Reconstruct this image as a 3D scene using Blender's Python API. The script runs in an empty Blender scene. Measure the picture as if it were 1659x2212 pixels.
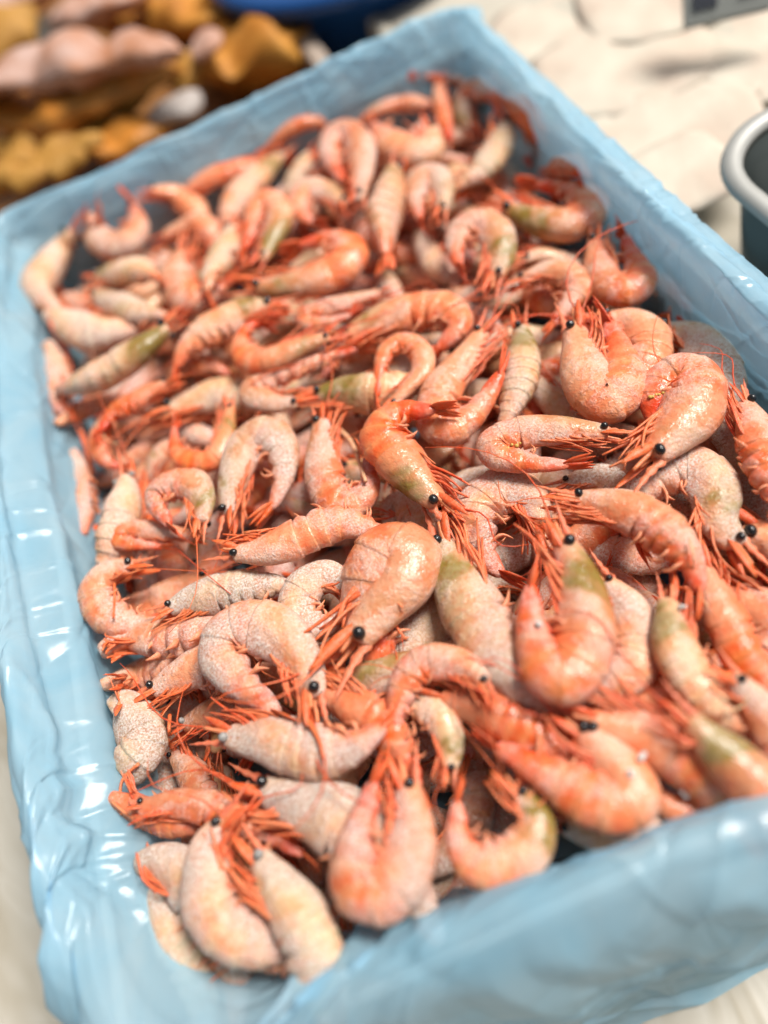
import bpy, math, random
import numpy as np
from mathutils import Vector, Matrix, noise as mnoise

random.seed(11)
rng = np.random.default_rng(11)
scene = bpy.context.scene
col = scene.collection

# ------------------------------------------------------------------ camera
FOC, CX, CY = 1661.0, 829.5, 1106.0          # focal length and centre, in units of a 1659 x 2212 picture
PITCH = math.radians(55.07)
ROLL = (0.907, 0.4212)
RIM = 0.100                                   # height of the bag rim over the table
CAM = np.array([0.0, 0.0, RIM + 0.224])
FWD = np.array([0, math.cos(PITCH), -math.sin(PITCH)])
RGT = np.array([1.0, 0, 0])
UPV = np.array([0, math.sin(PITCH), math.cos(PITCH)])
CAMX = ROLL[0] * RGT - ROLL[1] * UPV
CAMY = ROLL[1] * RGT + ROLL[0] * UPV
cd = bpy.data.cameras.new('camera')
cam = bpy.data.objects.new('camera', cd)
col.objects.link(cam)
m = Matrix.Identity(4)
for i in range(3):
    m[i][0] = CAMX[i]; m[i][1] = CAMY[i]; m[i][2] = -FWD[i]; m[i][3] = CAM[i]
cam.matrix_world = m
cd.sensor_fit = 'AUTO'; cd.sensor_width = 36.0
cd.lens = FOC / 2212.0 * 36.0
cd.clip_start = 0.01; cd.clip_end = 60.0
cd.dof.use_dof = True
cd.dof.focus_distance = 0.285
cd.dof.aperture_fstop = 2.6
cd.dof.aperture_blades = 0
scene.camera = cam

# ------------------------------------------------------------------ light
world = bpy.data.worlds.new('World'); scene.world = world
world.use_nodes = True
wn = world.node_tree; wn.nodes.clear()
wo = wn.nodes.new('ShaderNodeOutputWorld'); wb = wn.nodes.new('ShaderNodeBackground')
sky = wn.nodes.new('ShaderNodeTexSky'); sky.sky_type = 'NISHITA'; sky.sun_disc = False
SUN_EL, SUN_AZ = math.radians(58), math.radians(82)     # azimuth from +Y towards +X
sky.sun_elevation = SUN_EL; sky.sun_rotation = SUN_AZ
sky.air_density = 0.6; sky.dust_density = 4.0; sky.ozone_density = 0.3
hs = wn.nodes.new('ShaderNodeHueSaturation'); hs.inputs['Saturation'].default_value = 0.15
wn.links.new(sky.outputs[0], hs.inputs['Color'])
wn.links.new(hs.outputs[0], wb.inputs[0]); wb.inputs[1].default_value = 0.052
wn.links.new(wb.outputs[0], wo.inputs[0])
sd = bpy.data.lights.new('sun', 'SUN'); sd.energy = 3.0; sd.angle = math.radians(22); sd.color = (1.0, 0.95, 0.88)
sun = bpy.data.objects.new('sun', sd); col.objects.link(sun)
sdir = Vector((math.cos(SUN_EL) * math.sin(SUN_AZ), math.cos(SUN_EL) * math.cos(SUN_AZ), math.sin(SUN_EL)))
sun.rotation_euler = (-sdir).to_track_quat('-Z', 'Y').to_euler()
sun.location = (0, 0, 2)
vs = scene.view_settings
vs.view_transform = 'Standard'; vs.look = 'None'; vs.gamma = 1.0; vs.exposure = 0.78
vs.use_curve_mapping = False
scene.cycles.use_denoising = True
scene.cycles.max_bounces = 10
scene.cycles.transparent_max_bounces = 16

def unproj(vx, vy, z):
    d = FWD * FOC + (vx - CX) * CAMX - (vy - CY) * CAMY
    return CAM + d * ((z - CAM[2]) / d[2])
def depth(p):
    return float(np.dot(np.asarray(p) - CAM, FWD))

# ------------------------------------------------------------------ materials
def new_mat(name):
    mt = bpy.data.materials.new(name); mt.use_nodes = True
    nt = mt.node_tree; nt.nodes.clear()
    out = nt.nodes.new('ShaderNodeOutputMaterial')
    return mt, nt, out
def N(nt, t, **kw):
    n = nt.nodes.new(t)
    for k, v in kw.items():
        if k in n.inputs: n.inputs[k].default_value = v
        else: setattr(n, k, v)
    return n
def ramp(nt, fac, stops):
    r = nt.nodes.new('ShaderNodeValToRGB'); nt.links.new(fac, r.inputs[0])
    e = r.color_ramp.elements
    while len(e) < len(stops): e.new(0.5)
    for el, (p, c) in zip(e, stops):
        el.position = p; el.color = (c, c, c, 1) if isinstance(c, (int, float)) else (*c, 1)
    return r.outputs[0]
def mixc(nt, fac, a, b, mode='MIX'):
    n = nt.nodes.new('ShaderNodeMix'); n.data_type = 'RGBA'; n.blend_type = mode
    for sock, v in ((n.inputs[0], fac), (n.inputs[6], a), (n.inputs[7], b)):
        if isinstance(v, (int, float)): sock.default_value = v
        elif isinstance(v, tuple): sock.default_value = (*v, 1)
        else: nt.links.new(v, sock)
    return n.outputs[2]
def mth(nt, op, a, b=None, c=None, clamp=False):
    n = nt.nodes.new('ShaderNodeMath'); n.operation = op; n.use_clamp = clamp
    for i, v in enumerate((a, b, c)):
        if v is None: continue
        if isinstance(v, (int, float)): n.inputs[i].default_value = v
        else: nt.links.new(v, n.inputs[i])
    return n.outputs[0]
def noise(nt, vec, scale, detail=2.0, rough=0.5, dist=0.0):
    n = N(nt, 'ShaderNodeTexNoise', Scale=scale, Detail=detail, Roughness=rough, Distortion=dist)
    if vec is not None: nt.links.new(vec, n.inputs['Vector'])
    return n.outputs['Fac']

def make_shell():
    mt, nt, out = new_mat('frosted_shrimp_shell')
    L = nt.links
    at = N(nt, 'ShaderNodeAttribute', attribute_name='Col')
    tc = N(nt, 'ShaderNodeTexCoord'); v = tc.outputs['Object']
    fine = noise(nt, v, 1500, 2, 0.6)
    mid = noise(nt, v, 330, 3, 0.6)
    broad = noise(nt, v, 95, 3, 0.55)
    vein = noise(nt, v, 240, 4, 0.7, 1.2)
    base = at.outputs['Color']
    # darker, redder mottling and paler blotches of the shell itself
    red = mixc(nt, 1.0, base, (1.0, 0.58, 0.42), 'MULTIPLY')
    base = mixc(nt, mth(nt, 'MULTIPLY', ramp(nt, vein, [(0.46, 0), (0.62, 1)]), 0.6), base, red)
    pale = mixc(nt, 0.30, base, (0.72, 0.56, 0.40))
    base = mixc(nt, mth(nt, 'MULTIPLY', ramp(nt, broad, [(0.44, 0), (0.62, 1)]), 0.8), base, pale)
    fr = at.outputs['Alpha']
    cov = mth(nt, 'ADD', mth(nt, 'MULTIPLY', fr, 1.25), mth(nt, 'ADD', mth(nt, 'MULTIPLY', mid, 0.9), mth(nt, 'MULTIPLY', broad, 0.9)))
    cov = mth(nt, 'SUBTRACT', cov, 1.17, clamp=True)
    pw = noise(nt, v, 1150, 5, 0.78)
    grain = ramp(nt, pw, [(0.43, 0), (0.60, 1)])
    frostc = mixc(nt, 0.50, base, (0.86, 0.73, 0.66))
    thin = mixc(nt, mth(nt, 'MULTIPLY', cov, 0.7), base, frostc)
    low = mixc(nt, mth(nt, 'MULTIPLY', cov, 0.55), thin, mixc(nt, 1.0, base, (0.86, 0.64, 0.56), 'MULTIPLY'))
    gm = mth(nt, 'MULTIPLY', grain, cov, clamp=True)
    c = mixc(nt, mth(nt, 'MULTIPLY', gm, 1.3, clamp=True), low, mixc(nt, 0.64, frostc, (0.94, 0.88, 0.83)))
    p = N(nt, 'ShaderNodeBsdfPrincipled')
    L.new(c, p.inputs['Base Color'])
    L.new(mth(nt, 'ADD', 0.21, mth(nt, 'MULTIPLY', cov, 0.6)), p.inputs['Roughness'])
    L.new(mth(nt, 'SUBTRACT', 0.5, mth(nt, 'MULTIPLY', cov, 0.4)), p.inputs['Specular IOR Level'])
    p.inputs['Subsurface Weight'].default_value = 0.12
    p.inputs['Subsurface Radius'].default_value = (1.0, 0.40, 0.2)
    p.inputs['Subsurface Scale'].default_value = 0.0015
    wr = noise(nt, v, 520, 3, 0.6, 0.6)
    h = mth(nt, 'ADD', mth(nt, 'MULTIPLY', mth(nt, 'MULTIPLY', pw, cov), 1.6), mth(nt, 'ADD', mth(nt, 'MULTIPLY', mid, 0.7), mth(nt, 'MULTIPLY', wr, 0.45)))
    b = N(nt, 'ShaderNodeBump', Strength=1.0, Distance=0.0007)
    L.new(h, b.inputs['Height']); L.new(b.outputs[0], p.inputs['Normal'])
    L.new(p.outputs[0], out.inputs[0])
    return mt
def make_limb():
    mt, nt, out = new_mat('shrimp_limb')
    L = nt.links
    at = N(nt, 'ShaderNodeAttribute', attribute_name='Col')
    tc = N(nt, 'ShaderNodeTexCoord'); v = tc.outputs['Object']
    n1 = noise(nt, v, 420, 3, 0.6)
    base = mixc(nt, mth(nt, 'MULTIPLY', ramp(nt, n1, [(0.4, 0), (0.7, 1)]), 0.4), at.outputs['Color'], (0.66, 0.30, 0.15))
    fine = noise(nt, v, 1400, 2, 0.6)
    mask = mth(nt, 'MULTIPLY', mth(nt, 'SUBTRACT', fine, mth(nt, 'SUBTRACT', 0.80, mth(nt, 'MULTIPLY', at.outputs['Alpha'], 0.40))), 4.0, clamp=True)
    c = mixc(nt, mth(nt, 'MULTIPLY', mask, 0.55), base, (0.93, 0.84, 0.78))
    p = N(nt, 'ShaderNodeBsdfPrincipled')
    L.new(c, p.inputs['Base Color']); p.inputs['Roughness'].default_value = 0.38
    p.inputs['Subsurface Weight'].default_value = 0.3
    p.inputs['Subsurface Radius'].default_value = (1.0, 0.35, 0.15)
    p.inputs['Subsurface Scale'].default_value = 0.0015
    b = N(nt, 'ShaderNodeBump', Strength=0.6, Distance=0.0006)
    L.new(fine, b.inputs['Height']); L.new(b.outputs[0], p.inputs['Normal'])
    L.new(p.outputs[0], out.inputs[0])
    return mt
def simple(name, colr, rough=0.5, spec=0.5, metal=0.0, nscale=None, namp=0.3, bump=0.0, bscale=None, coat=0.0, col2=None):
    mt, nt, out = new_mat(name); L = nt.links
    p = N(nt, 'ShaderNodeBsdfPrincipled')
    p.inputs['Roughness'].default_value = rough; p.inputs['Metallic'].default_value = metal
    p.inputs['Specular IOR Level'].default_value = spec; p.inputs['Coat Weight'].default_value = coat
    tc = N(nt, 'ShaderNodeTexCoord'); v = tc.outputs['Object']
    if nscale:
        f = noise(nt, v, nscale, 4, 0.6)
        c2 = col2 if col2 else tuple(x * (1 - namp) for x in colr)
        L.new(mixc(nt, ramp(nt, f, [(0.35, 0), (0.65, 1)]), colr, c2), p.inputs['Base Color'])
    else:
        p.inputs['Base Color'].default_value = (*colr, 1)
    if bump:
        f = noise(nt, v, bscale or nscale, 3, 0.6)
        b = N(nt, 'ShaderNodeBump', Strength=0.6, Distance=bump)
        L.new(f, b.inputs['Height']); L.new(b.outputs[0], p.inputs['Normal'])
    L.new(p.outputs[0], out.inputs[0])
    return mt
def make_film():
    mt, nt, out = new_mat('blue_plastic_film'); L = nt.links
    tc = N(nt, 'ShaderNodeTexCoord'); v = tc.outputs['Object']
    n1 = noise(nt, v, 26, 4, 0.6, 0.8)
    c = mixc(nt, ramp(nt, n1, [(0.3, 0), (0.7, 1)]), (0.42, 0.74, 0.93), (0.60, 0.83, 0.95))
    p = N(nt, 'ShaderNodeBsdfPrincipled', Roughness=0.19)
    p.inputs['Specular IOR Level'].default_value = 0.65
    L.new(c, p.inputs['Base Color'])
    tr = N(nt, 'ShaderNodeBsdfTranslucent'); L.new(c, tr.inputs[0])
    tp = N(nt, 'ShaderNodeBsdfTransparent'); tp.inputs[0].default_value = (0.76, 0.89, 0.97, 1)
    mp = N(nt, 'ShaderNodeMapping'); mp.inputs['Scale'].default_value = (1, 1, 0.5)
    L.new(v, mp.inputs[0])
    wob = N(nt, 'ShaderNodeTexNoise', Scale=30.0, Detail=2.0); L.new(mp.outputs[0], wob.inputs['Vector'])
    va = N(nt, 'ShaderNodeVectorMath', operation='MULTIPLY_ADD'); L.new(wob.outputs['Color'], va.inputs[0]); va.inputs[1].default_value = (.03, .03, .03); L.new(mp.outputs[0], va.inputs[2])
    v1 = N(nt, 'ShaderNodeTexVoronoi', Scale=48.0); L.new(va.outputs[0], v1.inputs['Vector'])
    v2 = N(nt, 'ShaderNodeTexVoronoi', Scale=130.0); L.new(va.outputs[0], v2.inputs['Vector'])
    area = ramp(nt, noise(nt, v, 18, 2, 0.5), [(0.42, 0.1), (0.6, 1)])
    h = mth(nt, 'MULTIPLY', mth(nt, 'ADD', v1.outputs['Distance'], mth(nt, 'MULTIPLY', v2.outputs['Distance'], 0.3)), area)
    b = N(nt, 'ShaderNodeBump', Strength=0.3, Distance=0.002)
    L.new(h, b.inputs['Height'])
    L.new(b.outputs[0], p.inputs['Normal']); L.new(b.outputs[0], tr.inputs['Normal'])
    m1 = N(nt, 'ShaderNodeMixShader'); m1.inputs[0].default_value = 0.45
    L.new(p.outputs[0], m1.inputs[1]); L.new(tr.outputs[0], m1.inputs[2])
    m2 = N(nt, 'ShaderNodeMixShader'); m2.inputs[0].default_value = 0.34
    L.new(m1.outputs[0], m2.inputs[1]); L.new(tp.outputs[0], m2.inputs[2])
    L.new(m2.outputs[0], out.inputs[0])
    return mt
M_SHELL = make_shell(); M_LIMB = make_limb(); M_FILM = make_film()
M_EYE = simple('shrimp_eye', (0.012, 0.011, 0.012), 0.22, 0.6, 0, 900, 0.5, 0.0003, 900)
M_EYEF = simple('frosted_eye', (0.42, 0.40, 0.38), 0.6, 0.4, 0, 900, 0.75, 0.0004, 900)

# ------------------------------------------------------------------ mesh helpers
def tag(o, label=None, cat=None, group=None, kind=None):
    if label: o['label'] = label
    if cat: o['category'] = cat
    if group: o['group'] = group
    if kind: o['kind'] = kind
    return o
def mesh_obj(name, V, F, mat, parent=None, colr=None, smooth=True, loc=None):
    me = bpy.data.meshes.new(name)
    me.from_pydata(V.tolist() if hasattr(V, 'tolist') else V, [], F)
    if smooth: me.polygons.foreach_set('use_smooth', [True] * len(me.polygons))
    if colr is not None:
        a = me.color_attributes.new('Col', 'FLOAT_COLOR', 'POINT')
        a.data.foreach_set('color', np.ascontiguousarray(colr, dtype=np.float32).ravel())
    me.materials.append(mat)
    me.update()
    o = bpy.data.objects.new(name, me); col.objects.link(o)
    if parent is not None: o.parent = parent
    if loc is not None: o.location = loc
    return o
def empty(name, loc):
    o = bpy.data.objects.new(name, None); col.objects.link(o)
    o.location = loc; o.empty_display_size = 0.01
    return o
_fc = {}
def grid_faces(n, mm, cap=True):
    k = (n, mm, cap)
    if k not in _fc:
        f = [(i * mm + j, i * mm + (j + 1) % mm, (i + 1) * mm + (j + 1) % mm, (i + 1) * mm + j) for i in range(n - 1) for j in range(mm)]
        if cap:
            f.append(tuple(range(mm))[::-1]); f.append(tuple((n - 1) * mm + j for j in range(mm)))
        _fc[k] = f
    return _fc[k]
def spline(P, n):
    P = np.asarray(P, float)
    Q = np.vstack([2 * P[0] - P[1], P, 2 * P[-1] - P[-2]])
    out = []
    for i in range(1, len(Q) - 2):
        p0, p1, p2, p3 = Q[i - 1], Q[i], Q[i + 1], Q[i + 2]
        t = np.linspace(0, 1, 14, endpoint=False)[:, None]
        out.append(0.5 * (2 * p1 + (p2 - p0) * t + (2 * p0 - 5 * p1 + 4 * p2 - p3) * t ** 2 + (3 * p1 - p0 - 3 * p2 + p3) * t ** 3))
    out = np.vstack(out + [P[-1:]])
    d = np.r_[0, np.cumsum(np.linalg.norm(np.diff(out, axis=0), axis=1))]
    s = np.linspace(0, d[-1], n)
    R = np.stack([np.interp(s, d, out[:, k]) for k in range(P.shape[1])], 1)
    for _ in range(2):
        R[1:-1] = 0.25 * R[:-2] + 0.5 * R[1:-1] + 0.25 * R[2:]
    return R, d[-1]
def unit(a):
    return a / np.maximum(np.linalg.norm(a, axis=-1, keepdims=True), 1e-9)
def tube(P, r, sides=6, flat=None, flatdir=None):
    """swept tube; flat = ratio of thickness across flatdir (makes blades)"""
    P = np.asarray(P, float); n = len(P)
    T = unit(np.gradient(P, axis=0))
    ref = np.array([0.13, 0.31, 0.94]) if flatdir is None else np.asarray(flatdir, float)
    A = ref - (T @ ref)[:, None] * T
    A = unit(A); B = np.cross(T, A)
    r = np.broadcast_to(np.asarray(r, float), (n,))
    ph = np.linspace(0, 2 * np.pi, sides, endpoint=False)
    k = 1.0 if flat is None else flat
    V = P[:, None, :] + r[:, None, None] * (k * np.cos(ph)[None, :, None] * A[:, None, :] + np.sin(ph)[None, :, None] * B[:, None, :])
    return V.reshape(-1, 3), grid_faces(n, sides)
_ico = None
def sphere(c, r, stretch=None):
    nu, nv = 7, 10
    th = np.linspace(0.001, np.pi - 0.001, nu); ph = np.linspace(0, 2 * np.pi, nv, endpoint=False)
    V = np.stack([np.sin(th)[:, None] * np.cos(ph), np.sin(th)[:, None] * np.sin(ph), np.cos(th)[:, None] * np.ones(nv)], -1).reshape(-1, 3)
    if stretch is not None: V = V * stretch
    return np.asarray(c) + V * r, grid_faces(nu, nv)
def lerp(a, b, t):
    return np.asarray(a) * (1 - t) + np.asarray(b) * t

# ------------------------------------------------------------------ table, carton and bag
XL, XR, YN, YF = -0.1345, 0.1655, 0.029, 0.4655
def make_table():
    mt, nt, out = new_mat('worn_steel_table'); L = nt.links
    tc = N(nt, 'ShaderNodeTexCoord'); v = tc.outputs['Object']
    p = N(nt, 'ShaderNodeBsdfPrincipled')
    n1 = noise(nt, v, 9, 4, 0.6); 
    base = mixc(nt, ramp(nt, n1, [(0.35, 0), (0.65, 1)]), (0.44, 0.40, 0.33), (0.34, 0.30, 0.23))
    mp = N(nt, 'ShaderNodeMapping'); mp.inputs['Rotation'].default_value = (0, 0, 0.6); mp.inputs['Scale'].default_value = (1, 0.3, 1)
    L.new(v, mp.inputs[0])
    st = noise(nt, mp.outputs[0], 22, 3, 0.6, 1.6)
    st = mth(nt, 'ABSOLUTE', mth(nt, 'SUBTRACT', st, 0.5))
    stm = ramp(nt, st, [(0.0, 1), (0.10, 0)])
    L.new(mixc(nt, mth(nt, 'MULTIPLY', stm, 0.4), base, (0.62, 0.60, 0.55)), p.inputs['Base Color'])
    p.inputs['Metallic'].default_value = 0.0; p.inputs['Roughness'].default_value = 0.33
    b = N(nt, 'ShaderNodeBump', Strength=0.5, Distance=0.002)
    L.new(st, b.inputs['Height']); L.new(b.outputs[0], p.inputs['Normal'])
    L.new(p.outputs[0], out.inputs[0])
    return mt
table = mesh_obj('table_top', np.array([(-3, -2, 0), (3, -2, 0), (3, 4, 0), (-3, 4, 0)], float), [(0, 1, 2, 3)], make_table(), smooth=False)
tag(table, kind='structure')

def boxm(name, lo, hi, mat, parent, bev=0.0):
    x0, y0, z0 = lo; x1, y1, z1 = hi
    V = np.array([(x0, y0, z0), (x1, y0, z0), (x1, y1, z0), (x0, y1, z0), (x0, y0, z1), (x1, y0, z1), (x1, y1, z1), (x0, y1, z1)], float)
    F = [(0, 3, 2, 1), (4, 5, 6, 7), (0, 1, 5, 4), (1, 2, 6, 5), (2, 3, 7, 6), (3, 0, 4, 7)]
    o = mesh_obj(name, V, F, mat, parent, smooth=False)
    if bev:
        md = o.modifiers.new('bevel', 'BEVEL'); md.width = bev; md.segments = 2
    return o
M_CARD = simple('grey_cardboard', (0.42, 0.38, 0.34), 0.85, 0.2, 0, 60, 0.15, 0.0003, 400)
cx0, cx1, cy0, cy1 = XL - .0055, XR + .0055, YN - .0055, YF + .0055
carton = empty('carton', ((XL + XR) / 2, (YN + YF) / 2, 0.001))
tag(carton, 'shallow grey cardboard carton inside the blue bag', 'carton')
ox, oy, oz = carton.location
for lo, hi in (((cx0, cy0, .004), (cx0 + .0035, cy1, .070)), ((cx1 - .0035, cy0, .004), (cx1, cy1, .070)),
               ((cx0 + .0036, cy0, .004), (cx1 - .0036, cy0 + .0035, .070)), ((cx0 + .0036, cy1 - .0035, .004), (cx1 - .0036, cy1, .070))):
    boxm('side_panel', (lo[0] - ox, lo[1] - oy, lo[2] - oz), (hi[0] - ox, hi[1] - oy, hi[2] - oz), M_CARD, carton)
boxm('base_panel', (cx0 - ox, cy0 - oy, .001 - oz), (cx1 - ox, cy1 - oy, .0038 - oz), M_CARD, carton)

def outline(radii, ns=(150, 210, 150, 210), nc=44):
    """closed rounded rectangle, far right -> far left -> near left -> near right; returns points, outward normals"""
    cor = [(XR, YF), (XL, YF), (XL, YN), (XR, YN)]
    P, Nn = [], []
    ang0 = [0, 90, 180, 270]
    for k in range(4):
        r_ = radii[k]; cx, cy = cor[k]
        sx, sy = ((-1, -1), (1, -1), (1, 1), (-1, 1))[k]
        c = np.array([cx + sx * r_, cy + sy * r_])
        for q in np.linspace(0, 1, nc):
            a = math.radians(ang0[k] + 90 * q)
            nrm = np.array([math.cos(a), math.sin(a)])
            P.append(c + nrm * r_); Nn.append(nrm)
        k2 = (k + 1) % 4; r2 = radii[k2]
        cx2, cy2 = cor[k2]; sx2, sy2 = ((-1, -1), (1, -1), (1, 1), (-1, 1))[k2]
        a = math.radians(ang0[k] + 90); nrm = np.array([math.cos(a), math.sin(a)])
        p1 = c + nrm * r_; p2 = np.array([cx2 + sx2 * r2, cy2 + sy2 * r2]) + nrm * r2
        for q in np.linspace(0, 1, ns[k] + 2)[1:-1]:
            P.append(p1 * (1 - q) + p2 * q); Nn.append(nrm)
    return np.array(P), np.array(Nn)
def build_bag():
    Pi, Ni = outline((.012, .015, .052, .03)); Po, No = outline((.010, .010, .012, .010))
    n = len(Pi)
    #        blend  out-left/back  out-near   z
    prof = [(0.0, -.150, -.150, .0300), (0.0, -.016, -.016, .0310), (0.0, -.011, -.011, .0420), (0.0, -.008, -.009, .0620), (0.0, -.0055, -.007, .0800),
            (0.0, -.0035, -.005, .0930), (.15, -.0012, -.0015, .0995), (.30, .0004, .0008, .1016), (.6, .0028, .0040, .0992), (1, .0085, .0120, .0890),
            (1, .0120, .0160, .0700), (1, .0140, .0200, .0450), (1, .0190, .0240, .0200), (1, .0230, .0280, .0050), (1, .0260, .0310, .0030)]
    prof = np.array(prof)
    # resample the profile
    dd = np.r_[0, np.cumsum(np.linalg.norm(np.diff(prof[:, [1, 3]], axis=0), axis=1))]
    dd[1:] -= dd[1] - 0.012
    M = 92
    q = np.r_[0, np.linspace(0.012, dd[-1], M - 1)]
    pr = np.stack([np.interp(q, dd, prof[:, k]) for k in range(4)], 1)
    for _ in range(9):
        pr[2:-1] = .25 * pr[1:-2] + .5 * pr[2:-1] + .25 * pr[3:]
    ul = np.r_[0, np.cumsum(np.linalg.norm(np.diff(Po, axis=0), axis=1))]
    V = np.zeros((M, n, 3))
    crest = int(np.argmax(pr[:, 3]))
    nz = lambda x, y, z: mnoise.noise(Vector((x, y, z)))
    rb = random.Random(21)
    waves = [(rb.uniform(-.9, .9), 1 / rb.uniform(.016, .07), rb.uniform(0, 1), rb.uniform(3, 9), rb.uniform(0, 50)) for _ in range(6)]

    def crumple(u, v):
        """flat facets meeting in sharp creases"""
        t = 0.0
        for tilt, fq, ph0, mf, mo in waves:
            x_ = (u + tilt * v) * fq + ph0 + 0.9 * nz(u * 14 + mo, v * 14, mo)
            tri = abs((x_ % 1.0) - 0.5) * 2
            msk = max(0.0, nz(u * mf * 1.6 + mo, v * mf, 3.0 + mo) + 0.12)
            t += (tri - .5) * msk * min(1.4, 30.0 / fq)
        return t
    for j in range(n):
        x, y = Po[j]
        near = max(0.0, min(1.0, (0.075 - y) / 0.045)); left = max(0.0, min(1.0, (XL + 0.02 - x) / 0.02))
        corner = math.exp(-((x - XL) ** 2 + (y - YN) ** 2) / 0.055 ** 2)
        rimz = 0.0030 * nz(ul[j] * 11, 3.3, 0) + 0.0010 * nz(ul[j] * 46, 1.3, 5) - 0.010 * corner
        rimo = 0.0035 * nz(ul[j] * 9, 7.7, 2) + 0.0010 * nz(ul[j] * 50, 4.4, 1)
        a0 = ul[j]
        n0 = nz(a0 * 9, 2.2, 6.0)
        for i in range(M):
            b_, o1, o2, z = pr[i]
            o = o1 * (1 - near) + o2 * near + near * max(0, min(1, (x + .05) / .15)) * 0.012
            dv = q[i] - q[crest]
            wz = 1.0 if dv > 0 else max(0.0, min(1.0, (z - .060) / .035))
            tt = (YF - y) / (YF - YN)
            lw = max(0.0, min(1.0, (XL + 0.03 - x) / 0.03)) * math.sin(max(0.0, min(1.0, tt * 1.05)) ** .8 * 2.35)
            rw = max(0.0, min(1.0, (x - XR + 0.03) / 0.03)) * math.sin(max(0.0, min(1.0, tt)) * math.pi)
            o += wz * (0.012 * lw - 0.007 * rw)
            if dv < 0: o -= 0.010 * corner * (1 - wz)
            base = Pi[j] * (1 - b_) + Po[j] * b_; nr = Ni[j] * (1 - b_) + No[j] * b_
            hgt = max(0.0, min(1.0, (z - 0.03) / 0.07))
            sh = 0.35 * dv
            n1 = nz((a0 + sh) * 22, dv * 7, 1.0); n2 = nz((a0 - sh * 1.6) * 46, dv * 13, 9.0)
            n3 = nz((a0 + sh * 2.2) * 95, dv * 30, 4.0)
            cr = crumple(a0, dv) * (1 - .85 * math.exp(-(dv / .012) ** 2))
            r1 = 1 - 2.4 * abs(n1); r2 = 1 - 2.4 * abs(n2); r3 = 1 - 2.4 * abs(n3)
            if dv <= 0:
                amp = 0.0018 + 0.0004 * left + 0.003 * corner
                f = min(1.0, max(0.0, (0.012 + dv) / 0.012) * 0.4 + 0.6)
                disp = -amp * (1.3 * n0 + r1 * .15 + (1.5 - .9 * left) * cr) * f
                # loose double fold hanging inside the left wall
                if left > 0:
                    e = -dv
                    wv = left * (0.5 + 0.5 * math.sin(min(1, max(0, (y - .06) / .30)) * math.pi))
                    sh_ = .006 * math.sin(y * 17) + .004 * n0
                    disp += wv * (0.0045 * math.exp(-((e - .013 - sh_) / .0035) ** 2) - 0.0075 * math.exp(-((e - .022 - sh_) / .0075) ** 2))
                disp = min(disp, 0.0012 - o if z < .075 else 1)
            else:
                amp = 0.0022 + 0.0065 * near + 0.004 * corner
                f = min(1.0, 0.35 + dv / 0.02)
                disp = amp * (0.8 * n1 + 0.9 * n0 + 0.8 * cr) * f
            if corner > .05:
                th_ = math.atan2(y - YN - .06, x - XL - .06)
                fold = abs(((th_ * 3.4 + .6 * n0 + dv * 6) % 1.0) - .5) * 2 - .5
                disp += corner * (0.0095 * fold * min(1, abs(dv) / .010 + .4))
                if dv > 0: z = z - corner * min(.010, dv * .35)
                z += corner * .004 * fold
            if dv > 0 and z < .092: disp = max(disp, 0.0080 + 0.009 * abs(No[j][0] * No[j][1]) * 2 - o)
            wgt = 1.0 if i else 0.0
            ro = rimo * math.exp(-(dv / 0.02) ** 2)
            p = base + nr * (o + disp * wgt + ro)
            V[i, j, :2] = p
            V[i, j, 2] = max(0.0012 + 0.0006 * (i > crest), z + rimz * hgt + (0.0012 * n2 * hgt if i else 0))
    # finer sheet, then many thin sharp creases pressed into it
    ku, kv = 2, 2
    Vc = np.concatenate([V, V[:, :1]], 1)
    U2 = np.linspace(0, n, n * ku, endpoint=False); W2 = np.linspace(0, M - 1, (M - 1) * kv + 1)
    A = np.stack([np.array([np.interp(U2, np.arange(n + 1), Vc[i, :, k]) for i in range(M)]) for k in range(3)], -1)
    A = np.stack([np.array([np.interp(W2, np.arange(M), A[:, j, k]) for j in range(n * ku)]).T for k in range(3)], -1)
    qq = np.interp(W2, np.arange(M), q) - q[crest]
    ulc = np.r_[ul, ul[-1] + np.linalg.norm(Po[0] - Po[-1])]
    uu = np.interp(U2, np.arange(n + 1), ulc)
    du = np.roll(A, -1, 1) - np.roll(A, 1, 1); dv_ = np.gradient(A, axis=0)
    nrm = unit(np.cross(du, dv_))
    H = np.zeros(A.shape[:2]); Ltot = ulc[-1]
    rc = random.Random(77)
    for k in range(1150):
        cu = rc.uniform(0, Ltot); cv = rc.uniform(-.062, .10)
        kind = rc.random()
        ang = rc.gauss(math.pi / 2, .38) if kind < .6 else rc.gauss(0.0, .22)
        ln = rc.uniform(.008, .030) if kind < .6 else rc.uniform(.02, .075)
        sg_ = rc.uniform(.0007, .0016) * (1.6 if ln > .03 else 1); am = rc.choice([-1, 1]) * rc.uniform(.0003, .0013) * (1.4 if ln > .03 else 1)
        jj = np.nonzero(np.abs((uu - cu + Ltot / 2) % Ltot - Ltot / 2) < ln + .012)[0]
        ii = np.nonzero(np.abs(qq - cv) < ln + .012)[0]
        if not len(jj) or not len(ii): continue
        X = ((uu[jj] - cu + Ltot / 2) % Ltot - Ltot / 2)[None, :]; Y = (qq[ii] - cv)[:, None]
        la = X * math.cos(ang) + Y * math.sin(ang); ac = -X * math.sin(ang) + Y * math.cos(ang)
        ac = ac - rc.uniform(-6, 6) * la ** 2
        H[np.ix_(ii, jj)] += am * np.exp(-np.abs(ac) / sg_) * np.clip(1 - (la / ln) ** 2, 0, 1)
    H[0:2] = 0
    A = A + nrm * H[..., None]
    A[..., 2] = np.maximum(A[..., 2], 0.0012)
    V = A; M = len(W2); n = n * ku
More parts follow.
